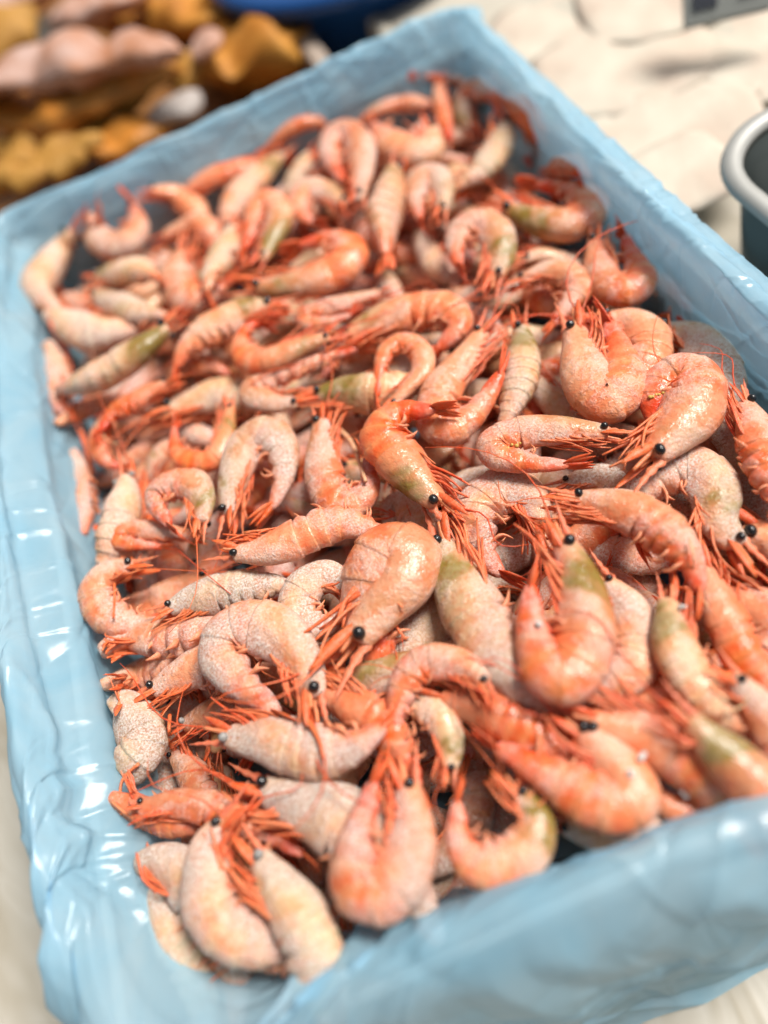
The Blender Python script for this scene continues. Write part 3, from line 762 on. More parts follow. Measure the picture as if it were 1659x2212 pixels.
# ------------------------------------------------------------------ survey of the heap
# every entry: picture tile, spine from eye to tail tip, body width, layer, orange, frost, olive, roll, side, label
TILE = {'V': (0, 0, 1), 'T1': (53.5, 356.8, 1 / 3), 'T2': (499.5, 178.4, 1 / 3), 'T3': (945.5, 133.8, 1 / 3), 'T4': (89.2, 802.8, 1 / 3),
        'T5': (499.5, 624.4, 1 / 3), 'T6': (1034.7, 579.8, .3764), 'R4': (829.6, 624.4, .5), 'R5': (0, 1159.6, .5), 'R6': (829.6, 1159.6, .5),
        'R7': (0, 1677, .5), 'R8': (829.6, 1677, .5)}
DATA = [
 # back of the box
 ('T3', '230,150 80,110 -60,95 -220,60', 80, 1, 1, .05, 0, 0, 1, 'dark orange shrimp lying along the foot of the back bag wall'),
 ('T3', '210,440 160,350 185,230 290,170 390,210 450,330', 150, 2, .5, .6, .5, 0, 0, 'pink arched shrimp with dark head next to the far corner of the bag'),
 ('T3', '420,230 560,300 650,430 650,560 580,680', 140, 1, 1, .15, 0, -.8, 0, 'red legged shrimp on its back against the bag wall near the far corner'),
 ('T3', '450,390 420,540 300,700 150,800', 170, 3, .12, .5, 0, 0, -1, 'smooth cream shrimp leaning beside the red legged shrimp'),
 ('T2', '1330,10 1350,160 1390,300 1420,420', 100, 2, 1, .2, 0, 0, 1, 'thin red shrimp tail standing among the shrimps at the back'),
 ('T3', '760,840 780,690 880,640 980,710 990,820', 150, 1, .6, .4, 0, 0, 0, 'small rounded pink shrimp tucked behind the olive headed shrimp at the bag wall'),
 ('T3', '440,960 640,1040 850,1070 1000,970 930,850 740,800 500,790', 230, 3, .8, .3, .9, 0, 0, 'large orange shrimp with olive head and red tail folded over its back'),
 ('T3', '390,1400 430,1240 390,1090 260,1040 130,1110 110,1260 180,1410', 190, 4, .5, .55, .6, 0, 0, 'pink shrimp curled round its pale red legs, one black eye below'),
 ('T3', '1010,1150 1020,1300 1090,1460 1230,1500 1330,1400 1250,1220 1190,1030', 200, 4, .95, .3, 0, 0, 0, 'glossy bright orange banded shrimp folded double beside the right bag wall'),
 ('T6', '230,70 400,10 550,40 580,130 480,260 370,390', 150, 3, .55, .45, 0, 0, 0, 'pale pink hooked shrimp below the banded orange shrimp'),
 ('T3', '560,1280 660,1260 770,1290', 130, 0, .3, .5, 0, 0, 1, 'small pale shrimp in the gap below the large olive headed one near the right wall'),
 ('T6', '980,10 1090,110 1250,280', 100, 1, .95, .1, 0, 0, 1, 'slim dark orange shrimp lying along the right bag wall'),
 ('T1', '1010,190 1130,100 1300,40 1500,-10', 150, 1, 1, 0, 0, 0, -1, 'brown orange shrimp without frost against the back bag wall'),
 ('T2', '210,430 340,320 480,240 580,250 600,350 530,460', 115, 2, .95, .05, 0, 0, 0, 'orange shrimp bent like a hook beside the back bag wall'),
 ('T2', '830,770 860,580 850,400 760,310 650,360 630,490 720,640 800,750', 160, 4, .6, .55, 0, 0, 0, 'pink shrimp closed into a drop shaped loop near the back'),
 ('T2', '1310,290 1290,440 1160,480 1030,410 930,300', 200, 3, .55, .4, 0, 0, 0, 'broad pink orange shrimp with a white shoulder near the back'),
 ('T2', '830,240 930,150 1080,130 1250,150 1400,180', 120, 1, .6, .3, .2, 0, -1, 'long orange shrimp lying behind the broad pink one'),
 ('T2', '1060,560 1040,720 990,880 1000,1050 1000,1200', 220, 4, .35, .5, .3, 1.3, 1, 'shrimp seen from its back, cream head and pink tail'),
 ('T2', '1370,840 1390,700 1330,600 1220,610 1190,730 1210,860 1250,960', 150, 4, .4, .6, .3, 0, 0, 'pale curled shrimp with grey head and red legs'),
 ('T2', '1200,970 1230,1050 1270,1140', 140, 1, .2, .7, 0, 0, 1, 'white frosted shrimp end beneath the red legs of the grey headed one'),
 ('T2', '740,790 620,700 490,690 430,790 480,890 620,930', 150, 3, .5, .55, .3, 0, 0, 'pale shrimp with yellowish head and a red tail tucked in'),
 ('T2', '490,460 440,560 390,660', 120, 2, .1, .5, .1, 0, 1, 'small smooth cream shrimp between two pink ones near the back'),
 ('T2', '330,470 240,560 120,680 10,830', 180, 3, .4, .55, .5, 0, -1, 'long pink shrimp with olive shoulder near the back bag wall'),
 ('T2', '200,1160 280,1010 330,860 260,760 160,820 110,1000 50,1180', 150, 4, .6, .35, .95, 0, 0, 'peach shrimp bent double, its head olive green'),
 ('T2', '160,1330 330,1330 560,1290 750,1190 770,1060 640,1010 460,1050 310,1120', 210, 4, .85, .3, .35, 0, 0, 'large smooth orange shrimp with bright red tail folded along its back'),
 ('T5', '990,10 820,60 600,120 460,170 520,230 720,190 860,100', 115, 3, .6, .5, 0, 0, 0, 'slender pale shrimp with a red tail folded underneath and long pink beak'),
 ('T5', '740,310 900,220 1150,140 1380,120 1490,220 1420,330', 240, 3, .7, .3, .4, 0, 0, 'big cream and orange shrimp with smooth domed back'),
 ('T5', '640,310 450,380 260,460 120,480 50,360 130,230 300,240', 150, 4, .9, .15, .3, 0, 0, 'round orange shrimp curled tightly round its red tail'),
 ('T5', '440,740 260,750 120,680 270,550 560,450 950,350', 165, 3, .6, .5, 0, 0, 0, 'long pale shrimp with an orange red tail stretched out straight'),
 ('T5', '560,680 720,660 860,660 980,660', 220, 3, .15, .4, 1.4, .4, -1, 'shrimp with a dark green head lying behind the orange arch'),
 ('T5', '1040,760 1140,650 1260,520 1230,390 1110,340 990,420 945,600 945,810', 125, 4, .75, .3, 0, 0, 0, 'orange shrimp bent into a tall narrow arch, pale at the head'),
 ('T4', '1200,930 1220,720 1300,490 1440,390 1570,480 1580,680 1500,880 1380,1010', 215, 4, .4, .75, .35, 0, 0, 'broad whitish frosted shrimp with a red tail lying in its legs'),
 ('T5', '570,850 570,1000 570,1200 650,1380 790,1410 900,1300 890,1130 830,990', 215, 4, .9, .5, .1, 0, 0, 'orange drop shaped shrimp with a pale broken leg lying across it'),
 ('T5', '1340,1400 1190,1260 1050,1110 960,990 990,870 1120,790 1300,775 1450,770', 235, 6, 1, .12, .65, 0, 0, 'bright orange S shaped shrimp, glossy, with yellow green underside of head and black eye'),
 ('R4', '420,180 340,300 240,430 210,560 280,620 390,550 480,420 545,260', 150, 4, .65, .35, 0, 0, 0, 'peach shrimp folded into a V with both ends pointing up'),
 ('R4', '590,170 600,300 580,430 530,560', 145, 3, .15, .6, .8, .5, -1, 'upright shrimp with grey green head standing behind the V shaped one'),
 ('R4', '640,390 700,470 800,550', 130, 1, .1, .7, 0, 0, 1, 'cream frosted shrimp half hidden under the big orange loop'),
 ('R4', '810,170 840,330 890,450 965,495 1040,430 1035,300 985,170 920,80', 185, 6, .75, .4, 0, 0, 0, 'large orange pink shrimp curled into a U around red legs'),
 ('R4', '950,130 1080,140 1160,230 1130,360', 165, 4, .65, .3, 0, 0, 0, 'smooth peach shrimp tucked behind the U shaped one'),
 ('R4', '1190,180 1340,200 1430,300 1460,440 1440,580', 200, 2, .3, .85, 0, 0, 0, 'brownish frosted shrimp near the right bag wall'),
 ('R4', '1170,730 1260,640 1350,540 1370,430 1300,370 1200,400 1150,490', 205, 6, .85, .4, .2, 0, 0, 'orange hooked shrimp with yellow roe and big black eyes'),
 ('R4', '970,615 800,600 620,605 480,650 470,715 560,750 720,765 910,745', 125, 6, .75, .5, .3, 0, 0, 'orange shrimp lying flat with its tail folded along a fan of legs'),
 ('T6', '1500,1590 1400,1450 1380,1290 1280,1150 1120,1130 950,1240', 250, 4, .4, .95, .5, 0, 0, 'heavily frosted pink shrimp with an olive split behind its head'),
 ('T6', '1320,910 1450,1030 1560,1200 1650,1420', 230, 2, .25, 1, 0, 0, 1, 'white crusted shrimp under the red legged one at the right'),
 ('T6', '1530,770 1590,900 1640,1050 1700,1220', 210, 6, .9, .35, 0, -.3, -1, 'red legged shrimp standing on end beside the right bag wall'),
 ('V', '1245,1076 1320,1086 1395,1112 1460,1160 1505,1235', 82, 6, .75, .4, .1, 0, 0, 'peach shrimp with a long pale beak and icy patch on its head'),
 ('R4', '690,1020 640,900 530,850 410,920 380,1020', 180, 3, .5, .8, 0, 0, 0, 'round frosted pink shrimp beside the bright orange S shaped one'),
 ('R4', '270,850 370,820 490,820', 125, 2, .15, .9, 0, 0, -1, 'smooth grey cream frosted back showing beside the S shaped shrimp'),
 ('R4', '30,1060 40,940 130,940 190,1040', 150, 2, .35, .95, 0, 0, 0, 'frosted pink shrimp under the head of the S shaped one'),
 ('R4', '770,840 920,800 1030,860', 115, 2, .3, .95, 0, 0, 0, 'white crusted shrimp under the flat orange one'),
 # left side
 ('T1', '320,430 250,560 180,680 90,800', 220, 3, .2, .6, 0, .3, -1, 'cream pink shrimp against the left bag wall near the back'),
 ('T1', '440,320 450,440 500,520 640,530 750,430 720,280 630,150', 190, 3, .45, .6, 0, 0, 0, 'pink and white shrimp with red tail near the back left corner'),
 ('T1', '810,170 920,150 1050,240 1140,320', 150, 1, .6, .2, 0, 0, -1, 'shaded brown pink shrimp under the back bag wall'),
 ('T1', '890,460 1010,410 1120,370 1210,430', 150, 3, .6, .35, 0, 0, 0, 'small peach shrimp among larger ones near the back left corner'),
 ('T1', '460,720 600,690 760,680 890,750', 150, 4, .2, .5, .6, .2, -1, 'cream shrimp with a grey green pointed head'),
 ('T1', '450,840 600,900 760,960 880,970', 165, 4, .1, .65, .1, .3, -1, 'ivory shrimp with straight back'),
 ('T1', '140,960 280,1050 430,1110 570,1090', 210, 4, .2, .8, .1, 0, 1, 'whitish frosted shrimp close to the left bag wall'),
 ('T1', '130,850 200,880 330,900', 110, 2, .5, .5, 0, 0, 1, 'small pink shrimp wedged between the cream shrimp and the whitish one at the left wall'),
 ('T1', '930,1050 780,1180 620,1290 460,1380 350,1420', 205, 6, .2, .5, 1.0, .5, -1, 'straight smooth cream shrimp with olive brown head and black eye'),
 ('T1', '150,1140 220,1280 240,1430 230,1560', 170, 2, .4, .65, 0, 0, -1, 'dull pink shrimp squeezed against the left bag wall'),
 ('T1', '1000,560 960,740 1030,870 1170,860 1290,770', 220, 3, .6, .4, 0, 0, 0, 'pink shrimp with an orange red patch in its curl'),
 ('T1', '1340,400 1290,520 1240,650 1180,770', 160, 4, .1, .5, .25, 0, 1, 'cream shrimp leaning on the pink curled one'),
 ('T1', '1600,910 1430,940 1250,1030 1110,1120 1010,1230', 190, 4, .4, .4, .6, .2, 1, 'long cream and peach shrimp with olive head'),
 ('T1', '200,1610 330,1570 460,1530', 110, 1, .7, .4, 0, 0, 1, 'dark orange shrimp in the shade under the straight olive headed one'),
 ('T1', '870,1410 1000,1340 1160,1300', 140, 1, .7, .2, 0, 0, 1, 'orange brown shrimp end above the upright red tail'),
 ('T4', '100,340 250,270 410,200', 130, 2, .7, .4, 0, 0, 1, 'dark pink shrimp by the left bag wall below the dull pink one'),
 ('T4', '820,70 710,120 590,190 450,280 350,440', 130, 4, 1, .15, 0, 0, 1, 'red shrimp tail curling down with a thin white feeler'),
 ('T4', '470,240 400,340 360,450 390,560', 120, 3, 1, .2, 0, 0, 0, 'short red shrimp hanging below the red tail'),
 ('T4', '550,690 560,800 530,930 500,1060', 235, 4, .2, .75, 0, 1.4, 1, 'frosted shrimp seen from its back with long orange beak and grey eye'),
 ('T4', '820,240 960,190 1130,140 1300,140', 220, 2, .1, .5, 0, 0, -1, 'cream shrimp lying behind the upright red tail'),
 ('T4', '1230,220 1210,380 1150,540 1030,600 890,560 855,420 880,270', 135, 3, 1, .05, .4, 0, 0, 'orange shrimp curled in a U with its red tail standing up'),
 ('T4', '1050,980 1060,830 1000,720 860,720 750,780 740,870 800,960 890,1060', 175, 6, .7, .5, .6, 0, 0, 'small orange shrimp facing down with green cheek and shiny black eyes'),
 ('T4', '200,510 260,650 285,800 280,980 270,1110', 175, 2, .4, .8, 0, -.7, 1, 'frosted dark pink shrimp upside down along the left bag wall'),
 ('T4', '1010,1060 800,1030 600,1015 470,1060 540,1120 700,1135 890,1150', 110, 4, .8, .4, 0, 0, 0, 'orange shrimp lying flat under the small green cheeked one'),
 ('T4', '1250,1190 1450,1175 1650,1110 1850,1020 1990,1000', 215, 6, .75, .5, 0, 0, 1, 'orange headed shrimp with frosted tail, pointing at the left bag wall'),
 ('T4', '600,1250 480,1275 380,1340 340,1450 390,1570', 200, 5, .65, .5, 0, 0, 0, 'shrimp at the left bag wall with white toothed beak and red leg stumps'),
 ('T4', '830,1530 1000,1460 1200,1410 1400,1380 1560,1380', 210, 4, .05, 1, 0, .2, -1, 'straight cream shrimp thickly covered with golden frost'),
 ('R5', '900,170 760,220 640,300 520,320', 150, 0, .6, .4, 0, 0, 1, 'brown shrimp in the shade between the toothed beak and the golden frosted one'),
 # front half
 ('R5', '1540,210 1400,160 1280,240 1290,360 1390,400 1470,340', 150, 4, .3, 1, 0, 0, 0, 'white crusted shrimp rolled into a ball'),
 ('V', '772,1388 830,1318 882,1258 888,1200 848,1185 808,1224', 122, 6, .75, .35, .1, 0, 0, 'orange shrimp bent at the waist, legs held out in front'),
 ('V', '965,1245 955,1330 905,1390 835,1405', 112, 2, .1, 1, 0, 0, 0, 'cream crusted shrimp beneath the one bent at the waist'),
 ('R5', '1370,690 1340,560 1250,430 1120,365 990,405 940,510 1010,620 1150,730 1310,840', 185, 6, .5, .8, .1, 0, 0, 'large frosted pink shrimp hooked round, with smooth orange tail'),
 ('V', '750,1440 800,1452 870,1450', 92, 4, .2, .6, .7, 0, -1, 'olive headed shrimp peeping out beside the large frosted hook'),
 ('V', '690,1500 750,1525 810,1560 850,1600', 76, 5, 1, .15, 0, -.5, 1, 'shrimp head of bare orange legs beside the orange tail'),
 ('R5', '660,660 770,590 880,540 1000,560', 165, 3, .6, .6, 0, 0, -1, 'shrimp with a spray of orange legs above the crusted oval'),
 ('R5', '430,500 600,440 760,430 900,400', 180, 2, .5, .6, 0, -.6, -1, 'brownish shrimp with tangled white legs by the left bag wall'),
 ('R5', '440,640 600,600 740,540', 150, 0, .5, .5, 0, 0, -1, 'brown shrimp under the tangled white legs by the left wall'),
 ('R5', '470,740 540,710 600,780 640,890 590,970', 175, 3, .15, 1, 0, 0, 0, 'white crusted oval shrimp by the left bag wall'),
 ('R5', '980,870 1150,900 1330,945 1480,945 1590,880', 185, 6, .35, .9, 0, 0, 0, 'frosted pink shrimp with a frozen grey eye, lying level'),
 ('R5', '790,810 950,740 1110,720', 130, 0, .6, .4, 0, 0, -1, 'brown leggy shrimp in the gap above the grey eyed one'),
 ('R5', '740,940 790,1000 840,1070', 120, 1, .7, .4, 0, 0, 1, 'broken orange shrimp piece in the dark gap by the bag wall'),
 ('V', '950,1172 970,1240 1010,1330 1058,1405 1110,1460', 108, 5, .3, .6, .9, 0, 0, 'frosted shrimp with a green shoulder leaning on the large olive and orange loop'),
 ('R6', '790,20 850,160 890,310 895,450 840,580 750,620 670,550 630,420 625,270 660,90', 200, 8, .85, .4, .75, 0, 0, 'largest shrimp, a smooth orange loop with olive head, topmost of the heap'),
 ('R6', '960,190 1060,290 1110,420 1100,540 1010,630', 170, 4, .5, .7, 0, 0, 0, 'frosted pink shrimp behind the topmost orange loop'),
 ('R6', '920,740 1030,690 1140,690', 120, 2, .2, .9, 0, 0, -1, 'cream crusted shrimp under the topmost orange loop'),
 ('R6', '1220,270 1230,380 1250,490 1310,600', 165, 5, .3, .35, .8, .3, 1, 'olive brown shrimp with a white curled feeler'),
 ('R6', '1370,130 1440,320 1510,470', 150, 3, 1, .15, 0, 0, 1, 'smooth orange red tail beside the olive brown shrimp'),
 ('R6', '460,655 580,700 700,760 830,820', 145, 4, .15, 1, 0, 0, -1, 'cream crusted shrimp with black eye, under the topmost loop and above red legs'),
 ('R6', '440,640 380,560 260,525 140,550 70,670 35,840 10,970', 125, 5, .75, .5, 0, 0, 0, 'shrimp looped like a question mark with a long orange tail hanging down'),
 ('R6', '1510,600 1600,690 1690,810', 150, 6, .6, .6, 0, 0, -1, 'shrimp with pink beak and round black eye above the olive backed one'),
 ('R6', '1320,780 1420,880 1540,990 1650,1100', 185, 8, .7, .2, 1.1, .2, -1, 'olive backed shrimp with long twin orange spikes and round black eye'),
 ('V', '1250,1570 1330,1640 1375,1715 1330,1750 1240,1715 1130,1650 1020,1585', 100, 6, .85, .35, 0, 0, 0, 'orange shrimp folded double with its red tail stretched behind it'),
 ('V', '950,1515 1040,1535 1150,1595 1240,1640', 84, 5, 1, .2, 0, -.4, 1, 'shrimp with a thick bunch of scarlet legs'),
 ('V', '1270,1560 1380,1590 1480,1650 1560,1720', 100, 5, .85, .3, 0, -.3, 1, 'orange shrimp sprinkled with white ice grains'),
 ('V', '1370,1525 1460,1495 1570,1482', 62, 3, 1, .1, 0, 0, 1, 'smooth dark orange tail beneath the pink beaked shrimp'),
 ('V', '1600,1150 1680,1185 1730,1270', 120, 3, .65, .4, 0, 0, 1, 'plain pink shrimp cut off by the right bag wall'),
 ('V', '1530,1295 1600,1310 1690,1360', 115, 2, .8, .3, 0, -.4, 1, 'dark orange shrimp with thin legs behind the pink beaked one'),
 ('R7', '1140,40 1260,80 1400,130 1540,210', 230, 5, .2, 1, 0, 0, -1, 'white frosted shrimp with red beak and small dark eye'),
 ('R7', '470,90 600,150 770,210', 120, 4, .9, .25, 0, -.6, 1, 'orange shrimp with long bent feelers in the corner of the bag'),
 ('R7', '590,370 680,350 780,380 850,440', 190, 4, .2, .9, 0, 0, -1, 'frosted shrimp with an icy eye in the corner of the bag'),
 ('R7', '620,480 700,560 770,660', 160, 3, .05, 1, 0, 0, -1, 'golden crusted shrimp deep in the corner of the bag'),
 ('R7', '970,190 890,300 870,450 900,590 990,690', 195, 5, .4, .85, 0, 0, 0, 'thickly frosted pink shrimp bowed towards the front bag wall'),
 ('R7', '1120,340 1200,440 1290,560 1350,670', 195, 6, .12, .75, .1, 0, -1, 'cream shrimp with frozen silver eye and orange legs at the front bag wall'),
 ('R7', '600,130 800,110 1000,160 1200,260 1390,400', 130, 4, 1, .35, 0, -.3, -1, 'long red limbed shrimp stretched under the white frosted one'),
 ('V', '885,1690 900,1790 885,1880 830,1940 768,1915 757,1835 790,1735 828,1630', 100, 6, .75, .6, 0, 0, 0, 'frosted shrimp with a tall bright red tail standing at the front'),
 ('R8', '590,60 670,190 640,320 530,390 400,400 320,300 310,150 330,10', 165, 6, .7, .55, .9, 0, 0, 'pink shrimp with olive flank and red tail at the front bag wall'),
 ('R8', '770,220 900,260 1030,290 1160,200', 150, 3, .3, .75, 0, 0, 0, 'brownish frosted shrimp lying under the folded orange one at the front'),
 ('R8', '1120,50 1250,150 1370,150 1500,110', 110, 4, 1, .2, 0, 0, 1, 'red shrimp tail pressed against the front bag wall'),
 ('R7', '980,770 1100,730 1230,750', 130, 3, .45, .6, 0, 0, -1, 'pink shrimp back showing over the front bag fold'),
 ('R6', '290,1010 300,900 270,800 215,740', 115, 5, .2, .6, .6, 0, 1, 'grey green shrimp head down between two red tails'),
]
HID = 'shrimp half hidden between the shrimps lying on top of it'

# ------------------------------------------------------------------ settling the heap
GX0, GY0, GR = -0.16, 0.0, 0.002
HM = np.full((176, 250), 0.044)               # height of the heap, 2 mm cells (x, y)
gx = GX0 + GR * np.arange(HM.shape[0]); gy = GY0 + GR * np.arange(HM.shape[1])

def hm_sample(p, rad):
    i0, i1 = int((p[0] - rad - GX0) / GR), int((p[0] + rad - GX0) / GR) + 1
    j0, j1 = int((p[1] - rad - GY0) / GR), int((p[1] + rad - GY0) / GR) + 1
    blk = HM[max(i0, 0):max(i1, 1), max(j0, 0):max(j1, 1)]
    return float(np.percentile(blk, 70)) if blk.size else 0.036
def hm_stamp(C, rad):
    for p, r_ in zip(C, rad):
        i0, i1 = max(int((p[0] - r_ - GX0) / GR), 0), int((p[0] + r_ - GX0) / GR) + 2
        j0, j1 = max(int((p[1] - r_ - GY0) / GR), 0), int((p[1] + r_ - GY0) / GR) + 2
        X, Y = np.meshgrid(gx[i0:i1], gy[j0:j1], indexing='ij')
        q = 1 - ((X - p[0]) ** 2 + (Y - p[1]) ** 2) / r_ ** 2
        h = np.where(q > 0, p[2] + 0.78 * r_ * np.sqrt(np.maximum(q, 0)), 0)
        HM[i0:i1, j0:j1] = np.maximum(HM[i0:i1, j0:j1], h)
def cap_height(x, y):
    e = min(x - XL, XR - x, YF - y, (y - YN) * 1.6 + .02)
    return 0.080 + 0.010 * min(1, max(0, e) / 0.08)
def settle(xy_of_z, npt, wid, layer):
    """find heights: rest on what lies below, kept under the top of the heap"""
    z = np.full(npt, 0.07)
    for _ in range(4):
        P = xy_of_z(z)
        raw = np.array([hm_sample(p, wid * 0.30) for p in P]) + wid * 0.34
        cap = np.array([cap_height(p[0], p[1]) for p in P]) + (0.0042 if layer > 4 else 0.0032) * (layer - 4)
        raw = np.clip(raw, cap - (.010 if layer > 2 else .02), cap)
        x = np.arange(npt)
        fit = np.polyval(np.polyfit(x, raw, 1), x) if npt > 2 else raw
        z = 0.6 * (0.7 * fit + 0.3 * raw) + 0.4 * z
    return xy_of_z(z)

def lengthen(P, w):
    """a shrimp whose tail is hidden goes on under its neighbours to its full length"""
    P = list(P)
    L = sum(np.linalg.norm(P[i + 1] - P[i]) for i in range(len(P) - 1))
    step = w * .7
    d = unit(P[-1] - P[-2]); d0 = unit(P[-2] - P[-3]) if len(P) > 2 else d
    ang = math.atan2(d[1], d[0]) ; turn = (ang - math.atan2(d0[1], d0[0]) + math.pi) % (2 * math.pi) - math.pi
    turn = (1 if turn >= 0 else -1) * max(.25, min(.6, abs(turn)))
    while L < 3.5 * w:
        ang += turn
        P.append(P[-1] + np.array([math.cos(ang) * step, math.sin(ang) * step, -step * .28])); L += step
    return np.array(P)
def lay(C3, w, side, roll, *a, **k):
    C, _ = spline(C3, 40)
    hm_stamp(C[:37], np.interp(np.linspace(0, .9, 37), PS, PH) * w * 0.48)
    if side == 0:
        t = np.diff(C[:, :2], axis=0)
        side = 1 if np.sum(t[:-1, 0] * t[1:, 1] - t[:-1, 1] * t[1:, 0]) > 0 else -1
    return build_shrimp(C3, w, side, roll, *a, **k)

def buried_label(og, fr, curl, x, y):
    c = {.1: 'cream', .35: 'pale pink', .6: 'peach', .9: 'orange'}[og]
    f = {.3: 'smooth', .6: 'lightly frosted', .95: 'white crusted'}[fr]
    k = {.3: 'straight', 1.2: 'slightly bent', 2.2: 'hooked', 3.0: 'curled up'}[abs(curl)]
    side = 'beside the left bag wall' if x < XL + .055 else 'beside the right bag wall' if x > XR - .055 else 'by the back bag wall' if y > YF - .07 else 'by the front bag wall' if y < YN + .09 else 'in the body of the heap'
    return f'{k} {f} {c} shrimp buried {side}'
# buried shrimps that fill the gaps, a loose lower layer
kseed = 500
fill = random.Random(5)
ny, nx = 16, 10
for iy in range(ny):
    for ix in range(nx):
        x = XL + 0.026 + (XR - XL - 0.052) * (ix + fill.uniform(.1, .9)) / nx
        y = YN + 0.03 + (YF - YN - 0.055) * (iy + fill.uniform(.1, .9)) / ny
        if (x - XL) + (y - YN) < 0.065: continue
        th = fill.uniform(0, 6.283); w = fill.uniform(.0125, .0165); L = w * fill.uniform(4.0, 5.2)
        curl = fill.choice([0.3, 1.2, 2.2, 3.0]) * fill.choice([-1, 1])
        pts = [np.zeros(2)]
        for q in range(6):
            aa = th + curl * ((q + .5) / 6 - .5)
            pts.append(pts[-1] + np.array([math.cos(aa), math.sin(aa)]) * L / 6)
        pts = np.array(pts); pts -= pts.mean(0)
        pts[:, 0] = np.clip(pts[:, 0] + x, XL + w * .75, XR - w * .75); pts[:, 1] = np.clip(pts[:, 1] + y, YN + w, YF - w * .75)
        f = lambda z, pts=pts: np.c_[pts, z]
        P = settle(f, 7, w, fill.choice([-4, -3, -2, -1]))
        P[:, 2] = np.minimum(P[:, 2], 0.058)
        og_, fr_ = fill.choice([.1, .35, .6, .9]), fill.choice([.3, .6, .95])
        lay(P, w, 0, fill.choice([0, 0, 0, .6, -.5]), og_, fr_, fill.choice([0, 0, .5]),
            buried_label(og_, fr_, curl, x, y), 'shrimps buried under the top layer', detail=0 if y > .3 else 1, seed=kseed, rost=.8)
        kseed += 1
def deep_mass():
    rr = random.Random(9); VV, FF, CC, b0_ = [], [], [], 0
    for k in range(330):
        x = rr.uniform(XL + .014, XR - .014); y = rr.uniform(YN + .02, YF - .012)
        if (x - XL) + (y - YN) < 0.05: continue
        th = rr.uniform(0, 6.28); cu = rr.uniform(-2.6, 2.6); w = rr.uniform(.013, .018); L = w * 4
        pts = [np.array([0., 0., 0.])]
        for q in range(6):
            a_ = th + cu * (q / 5 - .5); pts.append(pts[-1] + np.array([math.cos(a_), math.sin(a_), rr.uniform(-.1, .1)]) * L / 6)
        pts = np.array(pts); pts -= pts.mean(0); pts += np.array([x, y, .039 + rr.uniform(-.003, .004)])
        pts[:, 0] = np.clip(pts[:, 0], XL + .012, XR - .012); pts[:, 1] = np.clip(pts[:, 1], YN + .012, YF - .012)
        C, _ = spline(pts, 16)
        v_, f_ = tube(C, np.interp(np.linspace(0, .9, 16), PS, PH) * w * .5, 9)
        c_ = lerp(lerp(CREAM, PINK, rr.random()), ORANGE, rr.uniform(0, .7))
        VV.append(v_); FF += [tuple(i_ + b0_ for i_ in t_) for t_ in f_]; b0_ += len(v_)
        CC.append(np.tile(np.r_[c_, rr.uniform(.2, .8)], (len(v_), 1)))
    o = mesh_obj('deep_shrimp_mass', np.vstack(VV) - np.array([.0155, .247, .036]), FF, M_SHELL, None, np.vstack(CC), loc=(.0155, .247, .036))
    tag(o, 'mass of shrimps deep in the heap, seen only through gaps', 'shrimps', kind='stuff')
deep_mass()
order = sorted(range(len(DATA)), key=lambda i: DATA[i][3])
for i in order:
    tl, sp, w, layer, og, fr, ol, roll, side, label = DATA[i]
    ox, oy, sc_ = TILE[tl]
    pv = np.array([[float(q) for q in t.split(',')] for t in sp.split()]) * sc_ + np.array([ox, oy])
    mid = pv[len(pv) // 2]
    wm = (1.31 - .18 * abs(math.sin(roll))) * w * sc_ * depth(unproj(mid[0], mid[1], 0.075)) / FOC
    f = lambda z, pv=pv: np.array([unproj(p[0], p[1], zz) for p, zz in zip(pv, z)])
    P = settle(f, len(pv), wm, layer)
    for q in range(len(P)):
        d_ = P[q] - CAM
        for ax, lim, sgn in ((1, YF - wm * .42, 1), (0, XL + wm * .42, -1), (0, XR - wm * .42, 1)):
            if (P[q][ax] - lim) * sgn > 0:
                t_ = (lim - CAM[ax]) / d_[ax]
                if 0 < t_ < 1 and CAM[2] + d_[2] * t_ < 0.096: P[q] = CAM + d_ * t_
    P[:, 0] = np.clip(P[:, 0], XL + wm * .42, XR - wm * .42); P[:, 1] = np.minimum(P[:, 1], YF - wm * .42)
    if len(P) > 3: P[1:-1, 2] = .25 * P[:-2, 2] + .5 * P[1:-1, 2] + .25 * P[2:, 2]
    P = lengthen(P, wm)
    P[:, 0] = np.clip(P[:, 0], XL + wm * .42, XR - wm * .42)
    far = P[:, 1].mean() > 0.33
    big = len(pv) > 3
    lay(P, wm, side, roll, og, fr, ol, label or HID, 'shrimps in the heap' if label else 'shrimps half hidden in the heap',
        detail=2 if (big and not far) else 1, seed=i, eyef=('grey eye' in (label or '') or 'icy eye' in (label or '') or 'silver eye' in (label or '')))

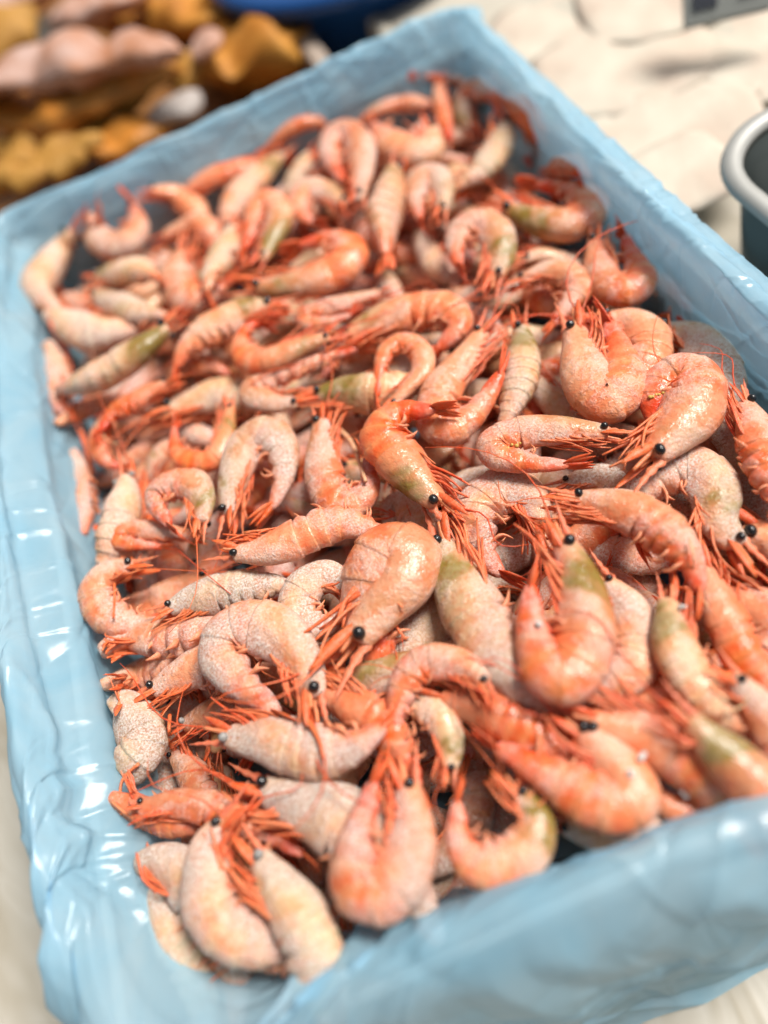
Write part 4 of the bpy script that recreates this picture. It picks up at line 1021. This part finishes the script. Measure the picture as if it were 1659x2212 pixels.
# ------------------------------------------------------------------ loose bits on top of the heap
def on_heap(vx, vy, lift):
    z = 0.09
    for _ in range(6):
        p = unproj(vx, vy, z)
        i = min(max(int((p[0] - GX0) / GR), 0), HM.shape[0] - 1); j = min(max(int((p[1] - GY0) / GR), 0), HM.shape[1] - 1)
        z = 0.5 * z + 0.5 * (HM[i, j] + lift)
    return unproj(vx, vy, z)
M_ROE = simple('yellow_roe', (0.66, 0.42, 0.10), 0.4, 0.5, 0, 900, 0.3, 0.0004, 900)
M_ICE = simple('ice_pellet', (0.60, 0.57, 0.54), 0.4, 0.5, 0, 700, 0.15, 0.0003, 900)
def lumps(name, p, r_, k, spread, mat, label, cat, group, seed):
    rr = random.Random(seed); VV, FF, b0_ = [], [], 0
    for q in range(k):
        c_ = np.array([rr.gauss(0, spread), rr.gauss(0, spread), rr.uniform(-.3, .6) * r_])
        v_, f_ = sphere(c_, r_ * rr.uniform(.6, 1.1), np.array([1, rr.uniform(.8, 1.1), rr.uniform(.7, 1)]))
        VV.append(v_); FF += [tuple(a_ + b0_ for a_ in t_) for t_ in f_]; b0_ += len(v_)
    return tag(mesh_obj(name, np.vstack(VV), FF, mat, None, loc=p), label, cat, group)
lumps('roe_cluster', on_heap(1437, 843, -.001), .0009, 26, .0022, M_ROE, 'yellow roe clinging to the orange hooked shrimp with big black eyes', 'roe', 'roe', 1)
lumps('roe_cluster', on_heap(1098, 962, -.001), .0008, 16, .0018, M_ROE, 'yellow roe in the bend of the flat orange shrimp', 'roe', 'roe', 2)
lumps('roe_cluster', on_heap(1247, 1625, -.001), .0010, 14, .0018, M_ROE, 'yellow roe on the folded orange shrimp at the front', 'roe', 'roe', 3)
for k, (x, y, lb) in enumerate([(1160, 1350, 'white ice pellet lying in the legs of the topmost loop'), (1362, 1672, 'white ice pellet on the folded orange shrimp'), (1388, 1630, 'white ice pellet beside the sprinkled orange shrimp'),
                                (1470, 1312, 'pale ice crumb at the eye of the olive brown shrimp'), (1480, 1712, 'pale ice crumb near the front bag wall')]):
    lumps('ice_pellet', on_heap(x, y, 0), .0010, 3, .0005, M_ICE, lb, 'ice', 'ice pellets', 20 + k)
def strand(name, vps, rad, colr, label, cat, lift=.0015):
    P = np.array([on_heap(x, y, lift) for x, y in vps])
    P[:, 2] = .5 * P[:, 2] + .5 * P[:, 2].max()
    Q, _ = spline(P, 18); V, F = tube(Q, np.linspace(rad, rad * .6, 18), 6)
    o = mesh_obj(name, V - P[0], F, M_LIMB, None, np.tile(np.r_[colr, .05], (len(V), 1)), loc=P[0])
    return tag(o, label, cat, 'loose limbs on the heap')
strand('loose_feeler', [(397, 1205), (440, 1235), (500, 1285)], .00028, RED, 'hair thin red feeler across the golden frosted shrimp', 'feeler')
strand('shrimp_scrap', [(748, 965), (775, 990), (790, 1040)], .0013, lerp(PINK, CREAM, .5), 'pale broken leg lying across the orange drop shaped shrimp', 'scrap')
strand('shrimp_scrap', [(258, 1240), (252, 1290), (245, 1335)], .0007, LEGC, 'broken orange leg standing by the left bag wall', 'scrap')
strand('loose_feeler', [(1490, 1165), (1500, 1220), (1485, 1300), (1525, 1330)], .0004, lerp(CREAM, PINK, .2), 'white curled feeler beside the olive brown shrimp', 'feeler')
strand('loose_feeler', [(1560, 1540), (1600, 1530), (1615, 1505)], .0005, lerp(CREAM, PINK, .2), 'short white feeler below the pink beaked shrimp', 'feeler')
strand('loose_feeler', [(207, 915), (235, 955), (262, 965)], .0005, lerp(CREAM, PINK, .3), 'thin white feeler hanging from the red tail', 'feeler')
strand('shrimp_scrap', [(375, 1550), (365, 1580), (390, 1600)], .0008, LEGC, 'bent orange leg in the gap by the crusted oval shrimp', 'scrap')
strand('shrimp_scrap', [(215, 1690), (250, 1740), (300, 1780)], .0007, lerp(LEGC, CREAM, .3), 'long bent leg in the corner of the bag', 'scrap')
strand('shrimp_scrap', [(300, 1650), (268, 1690), (262, 1760)], .0007, lerp(LEGC, CREAM, .2), 'leg curving up out of the dark corner of the bag', 'scrap')
strand('shrimp_scrap', [(670, 1560), (690, 1600), (700, 1640)], .0009, LEGC, 'short orange leg under the large frosted hook', 'scrap')
